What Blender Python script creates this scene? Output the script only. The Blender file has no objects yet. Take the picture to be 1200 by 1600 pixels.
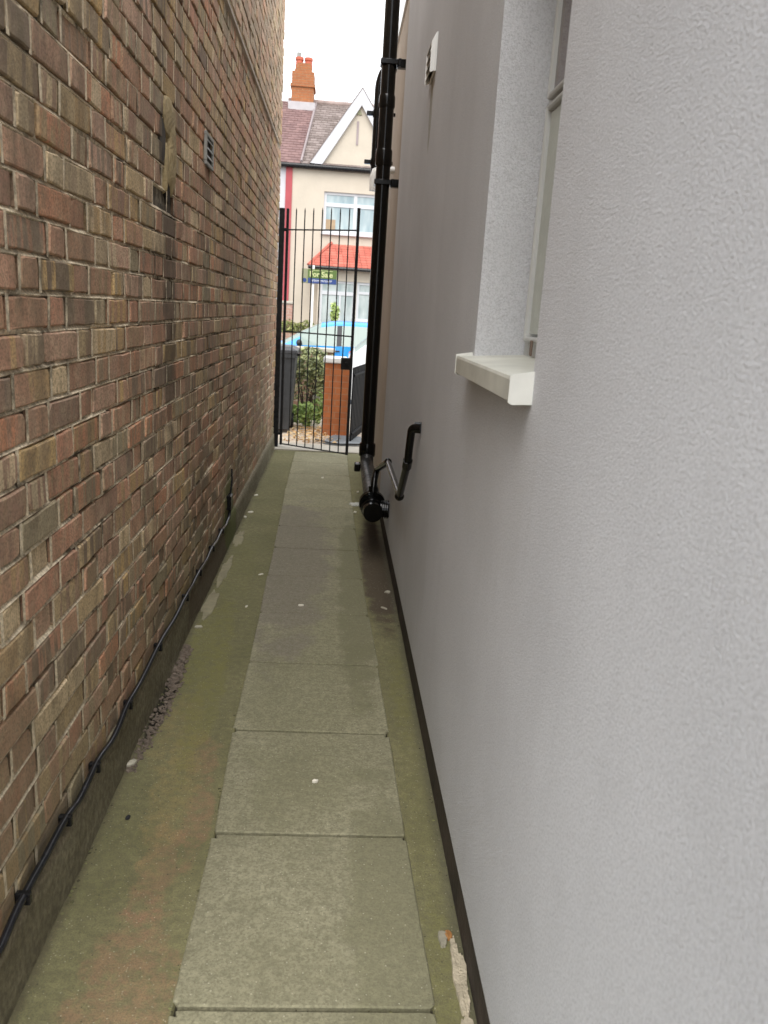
import bpy, math, random
import numpy as np
from mathutils import Vector, Matrix
random.seed(7); rng = np.random.default_rng(7)
R_ = math.radians
scn = bpy.context.scene
C = scn.collection

# ------------------------------------------------------------------ camera
cam_d = bpy.data.cameras.new('camera'); cam = bpy.data.objects.new('camera', cam_d); C.objects.link(cam)
FPX, CX, CY, H = 1270., 600., 800., 1.53
def _ray(px, py): return Vector((px-CX, FPX, -(py-CY)))
_Y = _ray(530, 484).normalized()
_D = _ray(273.09, 5976.5).normalized()
_Z = -_D; _X = _Y.cross(_Z)
RM = Matrix((_X, _Y, _Z))                      # world = RM @ (right, forward, up)
cr, cf, cu = RM.col[0], RM.col[1], RM.col[2]
M = Matrix((cr, cu, -cf)).transposed().to_4x4()
M.translation = (0, 0, H)
cam.matrix_world = M
cam_d.sensor_fit = 'VERTICAL'; cam_d.sensor_height = 24.0; cam_d.lens = FPX/1600*24.0
cam_d.clip_start = 0.05; cam_d.clip_end = 1500
cam_d.dof.use_dof = True; cam_d.dof.focus_distance = 3.4; cam_d.dof.aperture_fstop = 4.6
scn.camera = cam
# ------------------------------------------------------------------ sky, sun, exposure
SUN_EL, SUN_AZ = 56, 4      # elevation; azimuth measured from straight behind the camera towards the left
w = bpy.data.worlds.new('World'); scn.world = w; w.use_nodes = True
nt = w.node_tree; nt.nodes.clear()
out = nt.nodes.new('ShaderNodeOutputWorld'); bg = nt.nodes.new('ShaderNodeBackground')
sky = nt.nodes.new('ShaderNodeTexSky'); sky.sky_type = 'NISHITA'; sky.sun_disc = False
sky.sun_elevation = R_(SUN_EL); sky.sun_rotation = R_(180+SUN_AZ); sky.air_density = 1.0; sky.dust_density = 3.0; sky.ozone_density = 1.5
tc = nt.nodes.new('ShaderNodeTexCoord'); nz = nt.nodes.new('ShaderNodeTexNoise'); nz.inputs['Scale'].default_value = 1.6; nz.inputs['Detail'].default_value = 5
cr_ = nt.nodes.new('ShaderNodeValToRGB'); cr_.color_ramp.elements[0].position = .34; cr_.color_ramp.elements[1].position = .62
cr_.color_ramp.elements[0].color = (.74,)*3+(1,); cr_.color_ramp.elements[1].color = (.93,)*3+(1,)
mx = nt.nodes.new('ShaderNodeMix'); mx.data_type = 'RGBA'
nt.links.new(tc.outputs['Generated'], nz.inputs['Vector']); nt.links.new(nz.outputs['Fac'], cr_.inputs['Fac'])
nt.links.new(cr_.outputs['Color'], mx.inputs['Factor']); nt.links.new(sky.outputs['Color'], mx.inputs['A'])
mx.inputs['B'].default_value = (7.55, 7.7, 7.85, 1)          # cloud deck
nt.links.new(mx.outputs['Result'], bg.inputs['Color']); bg.inputs['Strength'].default_value = 0.13
nt.links.new(bg.outputs[0], out.inputs['Surface'])
sd = bpy.data.lights.new('sun', 'SUN'); sun = bpy.data.objects.new('sun', sd); C.objects.link(sun)
sd.energy = 1.5; sd.angle = R_(50); sd.color = (1.0, .975, .94)
_to = Vector((-math.sin(R_(SUN_AZ))*math.cos(R_(SUN_EL)), -math.cos(R_(SUN_AZ))*math.cos(R_(SUN_EL)), math.sin(R_(SUN_EL))))
sun.rotation_euler = _to.to_track_quat('Z', 'Y').to_euler()
scn.view_settings.view_transform = 'Standard'; scn.view_settings.look = 'None'
scn.view_settings.exposure = 1.2; scn.view_settings.gamma = 1.0; scn.view_settings.use_curve_mapping = False
scn.render.engine = 'CYCLES'
scn.cycles.max_bounces = 10; scn.cycles.diffuse_bounces = 7

# ------------------------------------------------------------------ helpers: properties
def tag(o, label=None, cat=None, group=None, kind=None):
    if label: o['label'] = label
    if cat: o['category'] = cat
    if group: o['group'] = group
    if kind: o['kind'] = kind
    return o
def empty(name, loc, label=None, cat=None, group=None, rz=0):
    o = bpy.data.objects.new(name, None); C.objects.link(o); o.location = loc; o.rotation_euler = (0, 0, rz)
    o.empty_display_size = .1
    return tag(o, label, cat, group)
def copy_tree(o, parent=None):
    c = o.copy(); C.objects.link(c); c.parent = parent
    for ch in list(o.children): copy_tree(ch, c)
    return c

class MB:
    """collects faces and links them as ONE mesh object"""
    def __init__(s): s.v = []; s.f = []; s.col = []; s.m = []
    def add(s, vs, fs, c=None, m=0):
        b = len(s.v); s.v.extend([tuple(map(float, p)) for p in vs])
        s.f.extend([tuple(b+i for i in f) for f in fs]); s.m.extend([m]*len(fs))
        s.col.extend([c or (.5, .5, .5)]*len(vs)); return s
    def box(s, a, b, c=None, m=0, bev=0):
        (x0, y0, z0), (x1, y1, z1) = a, b
        if bev <= 0:
            vs = [(x0,y0,z0),(x1,y0,z0),(x1,y1,z0),(x0,y1,z0),(x0,y0,z1),(x1,y0,z1),(x1,y1,z1),(x0,y1,z1)]
            return s.add(vs, [(0,3,2,1),(4,5,6,7),(0,1,5,4),(1,2,6,5),(2,3,7,6),(3,0,4,7)], c, m)
        # chamfered box: three rings per face corner
        vs = []; idx = {}
        for i, X in enumerate((x0, x1)):
            for j, Y in enumerate((y0, y1)):
                for k, Z in enumerate((z0, z1)):
                    sx, sy, sz = (1-2*i), (1-2*j), (1-2*k)
                    idx[i,j,k,0] = len(vs); vs.append((X, Y+sy*bev, Z+sz*bev))
                    idx[i,j,k,1] = len(vs); vs.append((X+sx*bev, Y, Z+sz*bev))
                    idx[i,j,k,2] = len(vs); vs.append((X+sx*bev, Y+sy*bev, Z))
        g = lambda i,j,k,a: idx[i,j,k,a]; fs = []
        for i in (0,1): fs.append((g(i,0,0,0),g(i,1,0,0),g(i,1,1,0),g(i,0,1,0)))
        for j in (0,1): fs.append((g(0,j,0,1),g(1,j,0,1),g(1,j,1,1),g(0,j,1,1)))
        for k in (0,1): fs.append((g(0,0,k,2),g(1,0,k,2),g(1,1,k,2),g(0,1,k,2)))
        for j in (0,1):
            for k in (0,1): fs.append((g(0,j,k,1),g(1,j,k,1),g(1,j,k,2),g(0,j,k,2)))
        for i in (0,1):
            for k in (0,1): fs.append((g(i,0,k,0),g(i,1,k,0),g(i,1,k,2),g(i,0,k,2)))
        for i in (0,1):
            for j in (0,1): fs.append((g(i,j,0,0),g(i,j,1,0),g(i,j,1,1),g(i,j,0,1)))
        for i in (0,1):
            for j in (0,1):
                for k in (0,1): fs.append((g(i,j,k,0),g(i,j,k,1),g(i,j,k,2)))
        return s.add(vs, fs, c, m)
    def tube(s, pts, r, n=14, cap=True, c=None, m=0):
        pts = [Vector(p) for p in pts]; rr = r if isinstance(r, (list, tuple)) else [r]*len(pts)
        rings = []; up = None
        for i, p in enumerate(pts):
            t = (pts[min(i+1, len(pts)-1)]-pts[max(i-1, 0)]).normalized()
            if up is None:
                up = Vector((0,0,1)) if abs(t.z) < .9 else Vector((1,0,0))
            a = t.cross(up).normalized(); up = a.cross(t).normalized()
            rings.append([p + (a*math.cos(k*math.tau/n)+up*math.sin(k*math.tau/n))*rr[i] for k in range(n)])
        vs = [q for rg in rings for q in rg]; fs = []
        for i in range(len(pts)-1):
            for k in range(n):
                k2 = (k+1) % n; fs.append((i*n+k, i*n+k2, (i+1)*n+k2, (i+1)*n+k))
        if cap: fs += [tuple(range(n))[::-1], tuple((len(pts)-1)*n+k for k in range(n))]
        return s.add(vs, fs, c, m)
    def ball(s, c0, r, n=12, sc=(1,1,1), c=None, m=0, jit=0):
        vs = []; fs = []
        for i in range(n+1):
            th = math.pi*i/n
            for k in range(n):
                ph = math.tau*k/n; q = 1+random.uniform(-jit, jit)
                vs.append((c0[0]+r*sc[0]*q*math.sin(th)*math.cos(ph), c0[1]+r*sc[1]*q*math.sin(th)*math.sin(ph), c0[2]+r*sc[2]*q*math.cos(th)))
        for i in range(n):
            for k in range(n):
                k2 = (k+1) % n; fs.append((i*n+k, (i+1)*n+k, (i+1)*n+k2, i*n+k2))
        return s.add(vs, fs, c, m)
    def prism(s, poly, axis, a, b, c=None, m=0):
        """poly: 2D points; axis 0/1/2 = extrusion axis from a to b"""
        def P(p, t):
            return (t, p[0], p[1]) if axis == 0 else (p[0], t, p[1]) if axis == 1 else (p[0], p[1], t)
        n = len(poly); vs = [P(p, a) for p in poly]+[P(p, b) for p in poly]
        fs = [tuple(range(n))[::-1], tuple(range(n, 2*n))]+[(i, (i+1) % n, n+(i+1) % n, n+i) for i in range(n)]
        return s.add(vs, fs, c, m)
    def build(s, name, mats, parent=None, smooth=False, loc=None, fix=True):
        me = bpy.data.meshes.new(name)
        vs = s.v
        if parent is not None:
            pl = world_loc(parent); vs = [(x-pl[0], y-pl[1], z-pl[2]) for x, y, z in vs]
        elif loc is not None:
            vs = [(x-loc[0], y-loc[1], z-loc[2]) for x, y, z in vs]
        me.from_pydata(vs, [], s.f)
        if not isinstance(mats, (list, tuple)): mats = [mats]
        for mm in mats: me.materials.append(mm)
        if len(mats) > 1: me.polygons.foreach_set('material_index', s.m)
        ca = me.attributes.new('tint', 'FLOAT_COLOR', 'POINT')
        ca.data.foreach_set('color', [q for c in s.col for q in (*c, 1.0)])
        if fix:
            import bmesh
            bm = bmesh.new(); bm.from_mesh(me); bmesh.ops.recalc_face_normals(bm, faces=bm.faces[:]); bm.to_mesh(me); bm.free()
        if smooth: me.polygons.foreach_set('use_smooth', [True]*len(me.polygons))
        me.update()
        o = bpy.data.objects.new(name, me); C.objects.link(o)
        if parent is not None: o.parent = parent
        elif loc is not None: o.location = loc
        if smooth:
            md = None
            try: me.set_sharp_from_angle(angle=R_(40))
            except Exception: pass
        return o
def world_loc(o):
    v = Vector((0, 0, 0))
    while o is not None: v += o.location; o = o.parent
    return v
def arc(p0, p1, p2, n=8):
    """quadratic bend through corner p1"""
    p0, p1, p2 = Vector(p0), Vector(p1), Vector(p2)
    return [(1-t)**2*p0+2*t*(1-t)*p1+t*t*p2 for t in [i/n for i in range(n+1)]]
def rounded(points, rad=.03, n=6):
    """polyline with rounded corners"""
    P = [Vector(p) for p in points]; out = [P[0]]
    for i in range(1, len(P)-1):
        a = (P[i-1]-P[i]); b = (P[i+1]-P[i]); r = min(rad, a.length*.45, b.length*.45)
        out += arc(P[i]+a.normalized()*r, P[i], P[i]+b.normalized()*r, n)
    return out+[P[-1]]

# ------------------------------------------------------------------ helpers: materials
class MT:
    def __init__(s, name, rough=.8, spec=.4, metallic=0):
        s.mat = bpy.data.materials.new(name); s.mat.use_nodes = True; s.t = s.mat.node_tree
        s.b = s.t.nodes['Principled BSDF']; s.b.inputs['Roughness'].default_value = rough
        s.b.inputs['Specular IOR Level'].default_value = spec; s.b.inputs['Metallic'].default_value = metallic
        s._co = None
    def N(s, t): return s.t.nodes.new(t)
    def L(s, a, b): s.t.links.new(a, b)
    def obj(s):
        if s._co is None: s._co = s.N('ShaderNodeNewGeometry').outputs['Position']
        return s._co
    def scaled(s, sc, off=None):
        m = s.N('ShaderNodeVectorMath'); m.operation = 'MULTIPLY'; s.L(s.obj(), m.inputs[0]); m.inputs[1].default_value = sc
        o = m.outputs[0]
        if off is not None:
            a = s.N('ShaderNodeVectorMath'); a.operation = 'ADD'; s.L(o, a.inputs[0]); s.L(off, a.inputs[1]); o = a.outputs[0]
        return o
    def noise(s, scale, detail=4, rough=.55, vec=None, dist=0):
        n = s.N('ShaderNodeTexNoise'); n.inputs['Scale'].default_value = scale; n.inputs['Detail'].default_value = detail
        n.inputs['Roughness'].default_value = rough; n.inputs['Distortion'].default_value = dist
        s.L(vec if vec is not None else s.obj(), n.inputs['Vector']); return n.outputs['Fac']
    def voro(s, scale, vec=None, feat='F1'):
        n = s.N('ShaderNodeTexVoronoi'); n.inputs['Scale'].default_value = scale; n.feature = feat
        s.L(vec if vec is not None else s.obj(), n.inputs['Vector']); return n.outputs['Distance']
    def ramp(s, fac, stops, interp='LINEAR'):
        r = s.N('ShaderNodeValToRGB'); r.color_ramp.interpolation = interp
        e = r.color_ramp.elements
        while len(e) < len(stops): e.new(.5)
        for k, (p, c) in enumerate(stops):
            e[k].position = p; e[k].color = (c, c, c, 1) if not isinstance(c, (tuple, list)) else (*c, 1)
        s.L(fac, r.inputs['Fac']); return r.outputs['Color']
    def mix(s, fac, a, b, mode='MIX'):
        m = s.N('ShaderNodeMix'); m.data_type = 'RGBA'; m.blend_type = mode
        for k, x in (('Factor', fac), ('A', a), ('B', b)):
            if isinstance(x, (int, float)): m.inputs[k].default_value = x if k == 'Factor' else (x, x, x, 1)
            elif isinstance(x, (tuple, list)): m.inputs[k].default_value = (*x, 1)
            else: s.L(x, m.inputs[k])
        return m.outputs['Result']
    def math(s, op, a, b=0, clamp=False):
        m = s.N('ShaderNodeMath'); m.operation = op; m.use_clamp = clamp
        for k, x in ((0, a), (1, b)):
            if isinstance(x, (int, float)): m.inputs[k].default_value = x
            else: s.L(x, m.inputs[k])
        return m.outputs[0]
    def xyz(s, k):
        n = s.N('ShaderNodeSeparateXYZ'); s.L(s.obj(), n.inputs[0]); return n.outputs[k]
    def smooth(s, v, lo, hi):
        n = s.N('ShaderNodeMapRange'); n.interpolation_type = 'SMOOTHSTEP'; s.L(v, n.inputs['Value'])
        n.inputs['From Min'].default_value = lo; n.inputs['From Max'].default_value = hi; return n.outputs[0]
    def blob(s, cx, cy, rx, ry, kx=0, ky=1, wob=None):
        """soft elliptical patch (1 inside) in two axes of the object's own surface"""
        a = s.math('DIVIDE', s.math('SUBTRACT', s.xyz(kx), cx), rx); b = s.math('DIVIDE', s.math('SUBTRACT', s.xyz(ky), cy), ry)
        d = s.math('ADD', s.math('MULTIPLY', a, a), s.math('MULTIPLY', b, b))
        if wob is not None: d = s.math('ADD', d, wob)
        return s.smooth(d, 1.3, .55)
    def attr(s, name='tint'):
        n = s.N('ShaderNodeAttribute'); n.attribute_name = name; return n
    def base(s, c):
        if isinstance(c, (tuple, list)): s.b.inputs['Base Color'].default_value = (*c, 1)
        else: s.L(c, s.b.inputs['Base Color'])
        return s
    def rough(s, c): s.L(c, s.b.inputs['Roughness']); return s
    def bump(s, h, dist, strength=1):
        n = s.N('ShaderNodeBump'); n.inputs['Distance'].default_value = dist; n.inputs['Strength'].default_value = strength
        s.L(h, n.inputs['Height'])
        if s.b.inputs['Normal'].is_linked: s.L(s.b.inputs['Normal'].links[0].from_socket, n.inputs['Normal'])
        s.L(n.outputs[0], s.b.inputs['Normal']); return s

def simple(name, col, rough=.6, var=.15, scale=8, bump=0, spec=.4, metallic=0, det=4):
    m = MT(name, rough, spec, metallic)
    f = m.noise(scale, det)
    m.base(m.mix(m.ramp(f, [(.3, 0.), (.7, 1.)]), tuple(c*(1-var) for c in col), tuple(min(1, c*(1+var)) for c in col)))
    if bump: m.bump(m.noise(scale*6, 4), bump)
    return m.mat

# --- old stock brick
def brick_mat():
    m = MT('stock_brick', .86, .3)
    at = m.attr(); sp = m.N('ShaderNodeSeparateColor'); m.L(at.outputs['Color'], sp.inputs[0])
    r1, r2, r3 = sp.outputs[0], sp.outputs[1], sp.outputs[2]
    off = m.N('ShaderNodeVectorMath'); off.operation = 'SCALE'; m.L(at.outputs['Vector'], off.inputs[0]); off.inputs['Scale'].default_value = 37.
    base = m.ramp(r1, [(0, (.50,.27,.165)), (.09, (.54,.25,.155)), (.18, (.38,.22,.165)), (.28, (.58,.43,.24)), (.37, (.48,.25,.165)), (.46, (.26,.19,.155)), (.52, (.72,.56,.36)),
                       (.60, (.54,.29,.185)), (.69, (.37,.32,.22)), (.76, (.60,.40,.15)), (.83, (.62,.26,.13)), (.90, (.58,.35,.26)), (1, (.45,.31,.23))], 'CONSTANT')
    alt = m.ramp(r2, [(0, (.60,.38,.14)), (.25, (.30,.23,.19)), (.5, (.62,.33,.22)), (.75, (.20,.15,.12)), (1, (.76,.61,.41))])
    bands = m.noise(1, 2, .5, m.scaled((1, 26, 2.2), off.outputs[0]))
    b = m.mix(m.math('MULTIPLY', m.ramp(bands, [(.48, 0.), (.52, 1.)]), m.ramp(r3, [(.15, 0.), (.45, .95)])), base, alt)
    blot = m.noise(24, 5, .65, m.scaled((1, 1, 1), off.outputs[0]))
    b = m.mix(m.ramp(blot, [(.46, 0.), (.74, .5)]), b, (.56,.46,.31))
    spk = m.noise(150, 3, .6)
    b = m.mix(m.ramp(spk, [(.38, .55), (.55, 0.)]), b, (.16,.115,.075))
    edge = m.noise(11, 4, .7, m.scaled((1, 1.5, 1), off.outputs[0]))
    b = m.mix(m.ramp(edge, [(.52, 0.), (.68, .55)]), b, (.15,.105,.07))
    big = m.noise(1.7, 5, .6, m.scaled((1, 1.0, .55)))
    b = m.mix(m.ramp(big, [(.46, 0.), (.68, .50)]), b, (.15,.125,.08))
    st = m.noise(1, 5, .65, m.scaled((1, 5.5, .45)))
    b = m.mix(m.ramp(st, [(.50, 0.), (.68, .55)]), b, (.15,.12,.085))
    # damp green-black grime low on the wall and a run below the patch
    low = m.smooth(m.math('ADD', m.xyz(2), m.math('MULTIPLY', m.noise(2.3, 4), .7)), 1.25, .45)
    b = m.mix(m.math('MULTIPLY', low, .40), b, (.15,.14,.085))
    b = m.mix(m.math('MULTIPLY', m.smooth(m.xyz(2), 3.03, 3.07), .22), b, (.58,.48,.38))
    wob = m.math('MULTIPLY', m.math('SUBTRACT', m.noise(9, 4), .5), 2.2)
    run = m.blob(3.32, 1.55, .13, .62, 1, 2, wob)
    b = m.mix(m.math('MULTIPLY', run, .7), b, (.075,.06,.045))
    smear = m.blob(3.34, 2.08, .13, .17, 1, 2, wob)
    b = m.mix(m.math('MULTIPLY', smear, .75), b, (.33,.255,.13))
    halo = m.blob(3.19, 2.07, .07, .13, 1, 2, wob)
    b = m.mix(m.math('MULTIPLY', halo, .85), b, (.07,.055,.04))
    run2 = m.blob(4.22, 1.62, .15, .55, 1, 2, wob)
    b = m.mix(m.math('MULTIPLY', run2, .35), b, (.085,.085,.06))
    moss = m.blob(5.2, .28, .22, .2, 1, 2, wob)
    b = m.mix(m.math('MULTIPLY', moss, .8), b, (.10,.125,.03))
    hs_ = m.N('ShaderNodeHueSaturation'); hs_.inputs['Saturation'].default_value = .86; hs_.inputs['Value'].default_value = 1.0; b = m.mix(1., b, (1.09, 1.03, .87), 'MULTIPLY'); m.L(b, hs_.inputs['Color'])
    m.base(hs_.outputs[0])
    m.bump(m.noise(38, 6, .7), .0035); m.bump(m.noise(150, 4, .7), .0022, .9)
    return m.mat
def mortar_mat(name='lime_mortar', pale=(.62,.53,.39), dark=(.085,.075,.06), lo=.38, hi=.6):
    m = MT(name, .95, .2)
    f = m.math('ADD', m.math('MULTIPLY', m.noise(9, 6, .75), .6), m.math('MULTIPLY', m.noise(1.4, 3), .4)); g = m.noise(90, 4, .6)
    c = m.mix(m.ramp(f, [(lo, 0.), (hi, 1.)]), dark, pale)
    c = m.mix(m.ramp(g, [(.4, .45), (.6, 0.)]), c, (.12,.105,.08))
    low = m.smooth(m.math('ADD', m.xyz(2), m.math('MULTIPLY', m.noise(2.3, 4), .7)), 1.2, .4)
    c = m.mix(m.math('MULTIPLY', low, .45), c, (.15,.14,.095))
    m.base(c); m.bump(m.noise(120, 5, .7), .003)
    return m.mat
# --- roughcast render
def render_mat(name, col, streak=True):
    m = MT(name, .95, .12)
    big = m.noise(1.3, 4, .5)
    c = m.mix(m.ramp(big, [(.35, 0.), (.7, 1.)]), tuple(q*.92 for q in col), tuple(q*1.05 for q in col))
    fine = m.noise(230, 3, .6)
    c = m.mix(m.ramp(fine, [(.38, .45), (.55, 0.)]), c, tuple(q*.55 for q in col))
    if streak:
        st = m.noise(1, 4, .6, m.scaled((1, 9, .5)))
        c = m.mix(m.ramp(st, [(.5, 0.), (.75, .16)]), c, tuple(q*.72 for q in col))
        low = m.smooth(m.math('ADD', m.xyz(2), m.math('MULTIPLY', m.noise(14, 4), .16)), .42, .16)
        c = m.mix(m.math('MULTIPLY', low, .12), c, (.30,.29,.22))
        wob = m.math('MULTIPLY', m.math('SUBTRACT', m.noise(14, 4), .5), 1.5)
        c = m.mix(m.math('MULTIPLY', m.blob(3.99, 2.42, .06, .16, 1, 2, wob), .5), c, (.25,.23,.14))
    if streak:
        drip = m.noise(1, 4, .6, m.scaled((1, 34, 1.2))); wd = m.math('MULTIPLY', m.math('SUBTRACT', drip, .5), 1.6)
        c = m.mix(m.math('MULTIPLY', m.blob(1.88, 1.22, .42, .30, 1, 2, wd), .09), c, (.32,.30,.26))
        c = m.mix(m.math('MULTIPLY', m.blob(3.4, .62, .5, .45, 1, 2, wd), .16), c, (.34,.33,.30))
        pt = m.noise(4.5, 5, .6); c = m.mix(m.ramp(pt, [(.52, 0.), (.7, .12)]), c, tuple(q*.7 for q in col))
    m.base(c)
    m.bump(m.noise(235, 4, .65), .0056, 1)
    m.bump(m.noise(80, 3, .6), .0018, .5)
    m.bump(m.noise(3.5, 3, .5), .012, .35)
    return m.mat
# --- concrete ground either side of the slabs
def concrete_mat():
    m = MT('old_concrete', .88, .3)
    n1 = m.noise(2.2, 6, .6); n2 = m.noise(34, 6, .7); n3 = m.noise(230, 3, .6)
    c = m.mix(m.ramp(n1, [(.35, 0.), (.65, 1.)]), (.175,.168,.075), (.25,.235,.115))
    c = m.mix(m.ramp(n2, [(.42, .55), (.62, 0.)]), c, (.12,.11,.062))
    wob = m.math('MULTIPLY', m.math('SUBTRACT', m.noise(11, 8, .75), .5), 5.5)
    red = (.33,.175,.11); grn = (.205,.195,.065); yel = (.30,.235,.10)
    X = m.xyz(0); Yv = m.xyz(1)
    brk = m.ramp(m.noise(26, 6, .75), [(.40, .15), (.56, 1.)])
    for (bx, by, rx, ry, col, k) in ((-.42, 1.55, .10, .24, red, .55), (-.43, 1.98, .05, .22, red, .5), (-.36, 2.2, .04, .18, red, .55), (-.40, 2.55, .05, .12, red, .5),
                                     (-.45, 2.35, .06, .35, yel, .6), (-.52, 2.75, .07, .3, yel, .5), (-.45, 2.95, .05, .5, grn, .75), (-.52, 3.5, .09, .5, grn, .8),
                                     (-.53, 4.6, .1, .6, grn, .35), (.33, 3.1, .04, .35, grn, .6), (.33, 2.3, .05, .5, grn, .25), (.32, 1.5, .04, .3, grn, .4)):
        c = m.mix(m.math('MULTIPLY', m.blob(bx, by, rx*1.1, ry*1.1, 0, 1, wob), m.math('MULTIPLY', brk, k*(.85 if col is red else .9))), c, col)
    # dark damp band under the pipes; floor darker along the right wall
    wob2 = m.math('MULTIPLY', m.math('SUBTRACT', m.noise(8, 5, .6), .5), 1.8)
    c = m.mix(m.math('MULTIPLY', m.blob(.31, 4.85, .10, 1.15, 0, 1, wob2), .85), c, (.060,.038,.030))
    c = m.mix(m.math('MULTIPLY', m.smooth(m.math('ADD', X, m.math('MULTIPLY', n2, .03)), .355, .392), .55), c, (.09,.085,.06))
    # pale grit
    sp = m.voro(70); c = m.mix(m.ramp(sp, [(.10, .55), (.16, 0.)]), c, (.48,.44,.31)); sq = m.voro(33); c = m.mix(m.ramp(sq, [(.06, .8), (.10, 0.)]), c, (.06,.05,.035))
    c = m.mix(m.ramp(n3, [(.38, .5), (.55, 0.)]), c, (.10,.095,.06))
    ed = m.math('ADD', X, m.math('MULTIPLY', m.math('SUBTRACT', m.noise(20, 5, .7), .5), .05))
    c = m.mix(m.math('MULTIPLY', m.smooth(ed, -.355, -.315), .45), c, (.12,.115,.06)) if False else c
    c = m.mix(m.math('MULTIPLY', m.smooth(ed, -.605, -.64), .6), c, (.085,.07,.045))  # contact darkness along the plinth foot, painted into the floor colour
    c = m.mix(m.smooth(m.xyz(2), -.004, -.009), c, (.035,.030,.020))
    m.base(c)
    m.bump(n2, .005); m.bump(n3, .0022, .8)
    return m.mat
def slab_mat():
    m = MT('paving_slab', .86, .3)
    at = m.attr(); sp = m.N('ShaderNodeSeparateColor'); m.L(at.outputs['Color'], sp.inputs[0])
    n1 = m.noise(3.5, 6, .6); n2 = m.noise(42, 6, .7); n3 = m.noise(300, 3, .6)
    c = m.mix(m.ramp(n1, [(.35, 0.), (.65, 1.)]), (.285,.27,.17), (.375,.355,.235))
    c = m.mix(m.ramp(sp.outputs[0], [(0, .22), (1, 0.)]), c, (.17,.16,.115))
    wob = m.math('MULTIPLY', m.math('SUBTRACT', m.noise(5, 6, .65), .5), 3.2)
    c = m.mix(m.math('MULTIPLY', m.blob(-.05, 3.1, .25, 1.0, 0, 1, wob), .35), c, (.21,.205,.11))
    # damp grey-mauve area in the middle of the alley, green film towards the right edge
    c = m.mix(m.math('MULTIPLY', m.blob(-.22, 4.9, .24, 1.5, 0, 1, wob), .8), c, (.235,.205,.17))
    c = m.mix(m.math('MULTIPLY', m.blob(.16, 4.4, .10, 1.6, 0, 1, wob), .7), c, (.165,.16,.085))
    c = m.mix(m.math('MULTIPLY', m.blob(.20, 1.75, .11, .7, 0, 1, wob), .55), c, (.17,.165,.09))
    c = m.mix(m.ramp(n2, [(.40, .55), (.6, 0.)]), c, (.17,.16,.10))
    v = m.voro(26); c = m.mix(m.ramp(v, [(.03, .85), (.055, 0.)]), c, (.06,.055,.04))
    c = m.mix(m.ramp(m.noise(140, 3, .6), [(.38, .6), (.55, 0.)]), c, (.15,.14,.09))
    v2 = m.voro(48); c = m.mix(m.ramp(v2, [(.07, .45), (.12, 0.)]), c, (.60,.57,.44))
    m.base(c); m.bump(n2, .003); m.bump(n3, .0016, .8)
    return m.mat
def tex_brick(name, c1, c2, mort, bw=.225, bh=.075, axis='y'):
    m = MT(name, .88, .3)
    n = m.N('ShaderNodeTexBrick'); cmb = m.N('ShaderNodeCombineXYZ')
    m.L(m.math('ADD', m.xyz(0), m.xyz(1)), cmb.inputs[0]); m.L(m.xyz(2), cmb.inputs[1]); m.L(cmb.outputs[0], n.inputs['Vector'])
    n.inputs['Scale'].default_value = 1; n.inputs['Brick Width'].default_value = bw; n.inputs['Row Height'].default_value = bh
    n.inputs['Mortar Size'].default_value = .006; n.inputs['Color1'].default_value = (*c1, 1); n.inputs['Color2'].default_value = (*c2, 1); n.inputs['Mortar'].default_value = (*mort, 1)
    c = m.mix(m.ramp(m.noise(14, 5), [(.4, .3), (.65, 0.)]), n.outputs['Color'], tuple(q*.5 for q in c1))
    m.base(c); m.bump(m.math('SUBTRACT', 1, n.outputs['Fac']), .006)
    return m.mat
def gloss_black(name='black_plastic', rough=.22, col=(.008,.008,.009)):
    m = MT(name, rough, .5); m.base(m.mix(m.ramp(m.noise(30, 4), [(.5, 0.), (.75, .5)]), col, tuple(q*2.4 for q in col)))
    m.b.inputs['Specular IOR Level'].default_value = .32; m.rough(m.ramp(m.noise(18, 5), [(.3, rough*.7), (.7, rough*1.7)])); m.bump(m.noise(5, 2), .001)
    return m.mat

M_BRICK = brick_mat(); M_MORT = mortar_mat(lo=.47, hi=.66); M_BED = mortar_mat('bed_mortar', (.86,.73,.53), (.14,.115,.08), .40, .50)
M_REND = render_mat('grey_roughcast', (.62,.622,.635)); M_REVEAL = M_REND
M_BEIGE = render_mat('beige_wall', (.50,.43,.36), False)
M_CONC = concrete_mat(); M_SLAB = slab_mat()
M_BLACK = gloss_black(); M_BLACK2 = gloss_black('black_pipe', .13, (.002,.002,.002)); M_IRON = gloss_black('black_painted_iron', .55, (.006,.006,.007))
M_WHITE = simple('white_upvc', (.74,.74,.72), .32, .04, 5, spec=.5)
M_SILL = simple('sill_coated_metal', (.50,.50,.44), .42, .14, 9, spec=.45)
M_PLINTH = simple('black_plinth_paint', (.034,.024,.019), .7, .5, 7, .004)

# ------------------------------------------------------------------ SETTING: ground
JY = [.30, .90, 1.508, 2.133, 2.742, 3.341, 3.95, 4.545, 5.114, 5.663, 6.29, 6.93, 7.58, 8.2, 8.80]
LX = [-.283, -.288, -.299, -.300, -.317, -.326, -.331, -.344, -.352, -.362, -.377, -.391, -.398, -.402, -.41]
RX = [.31, .30, .291, .274, .262, .245, .227, .208, .198, .190, .182, .176, .168, .160, .152]
def grid(x0, x1, y0, y1, nx, ny, zf):
    vs = [(x0+(x1-x0)*i/nx, y0+(y1-y0)*j/ny, zf(x0+(x1-x0)*i/nx, y0+(y1-y0)*j/ny)) for j in range(ny+1) for i in range(nx+1)]
    fs = [(j*(nx+1)+i, j*(nx+1)+i+1, (j+1)*(nx+1)+i+1, (j+1)*(nx+1)+i) for j in range(ny) for i in range(nx)]
    return vs, fs
M_SOIL = simple('garden_soil', (.16,.12,.08), .95, .3, 3, .02)
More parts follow.
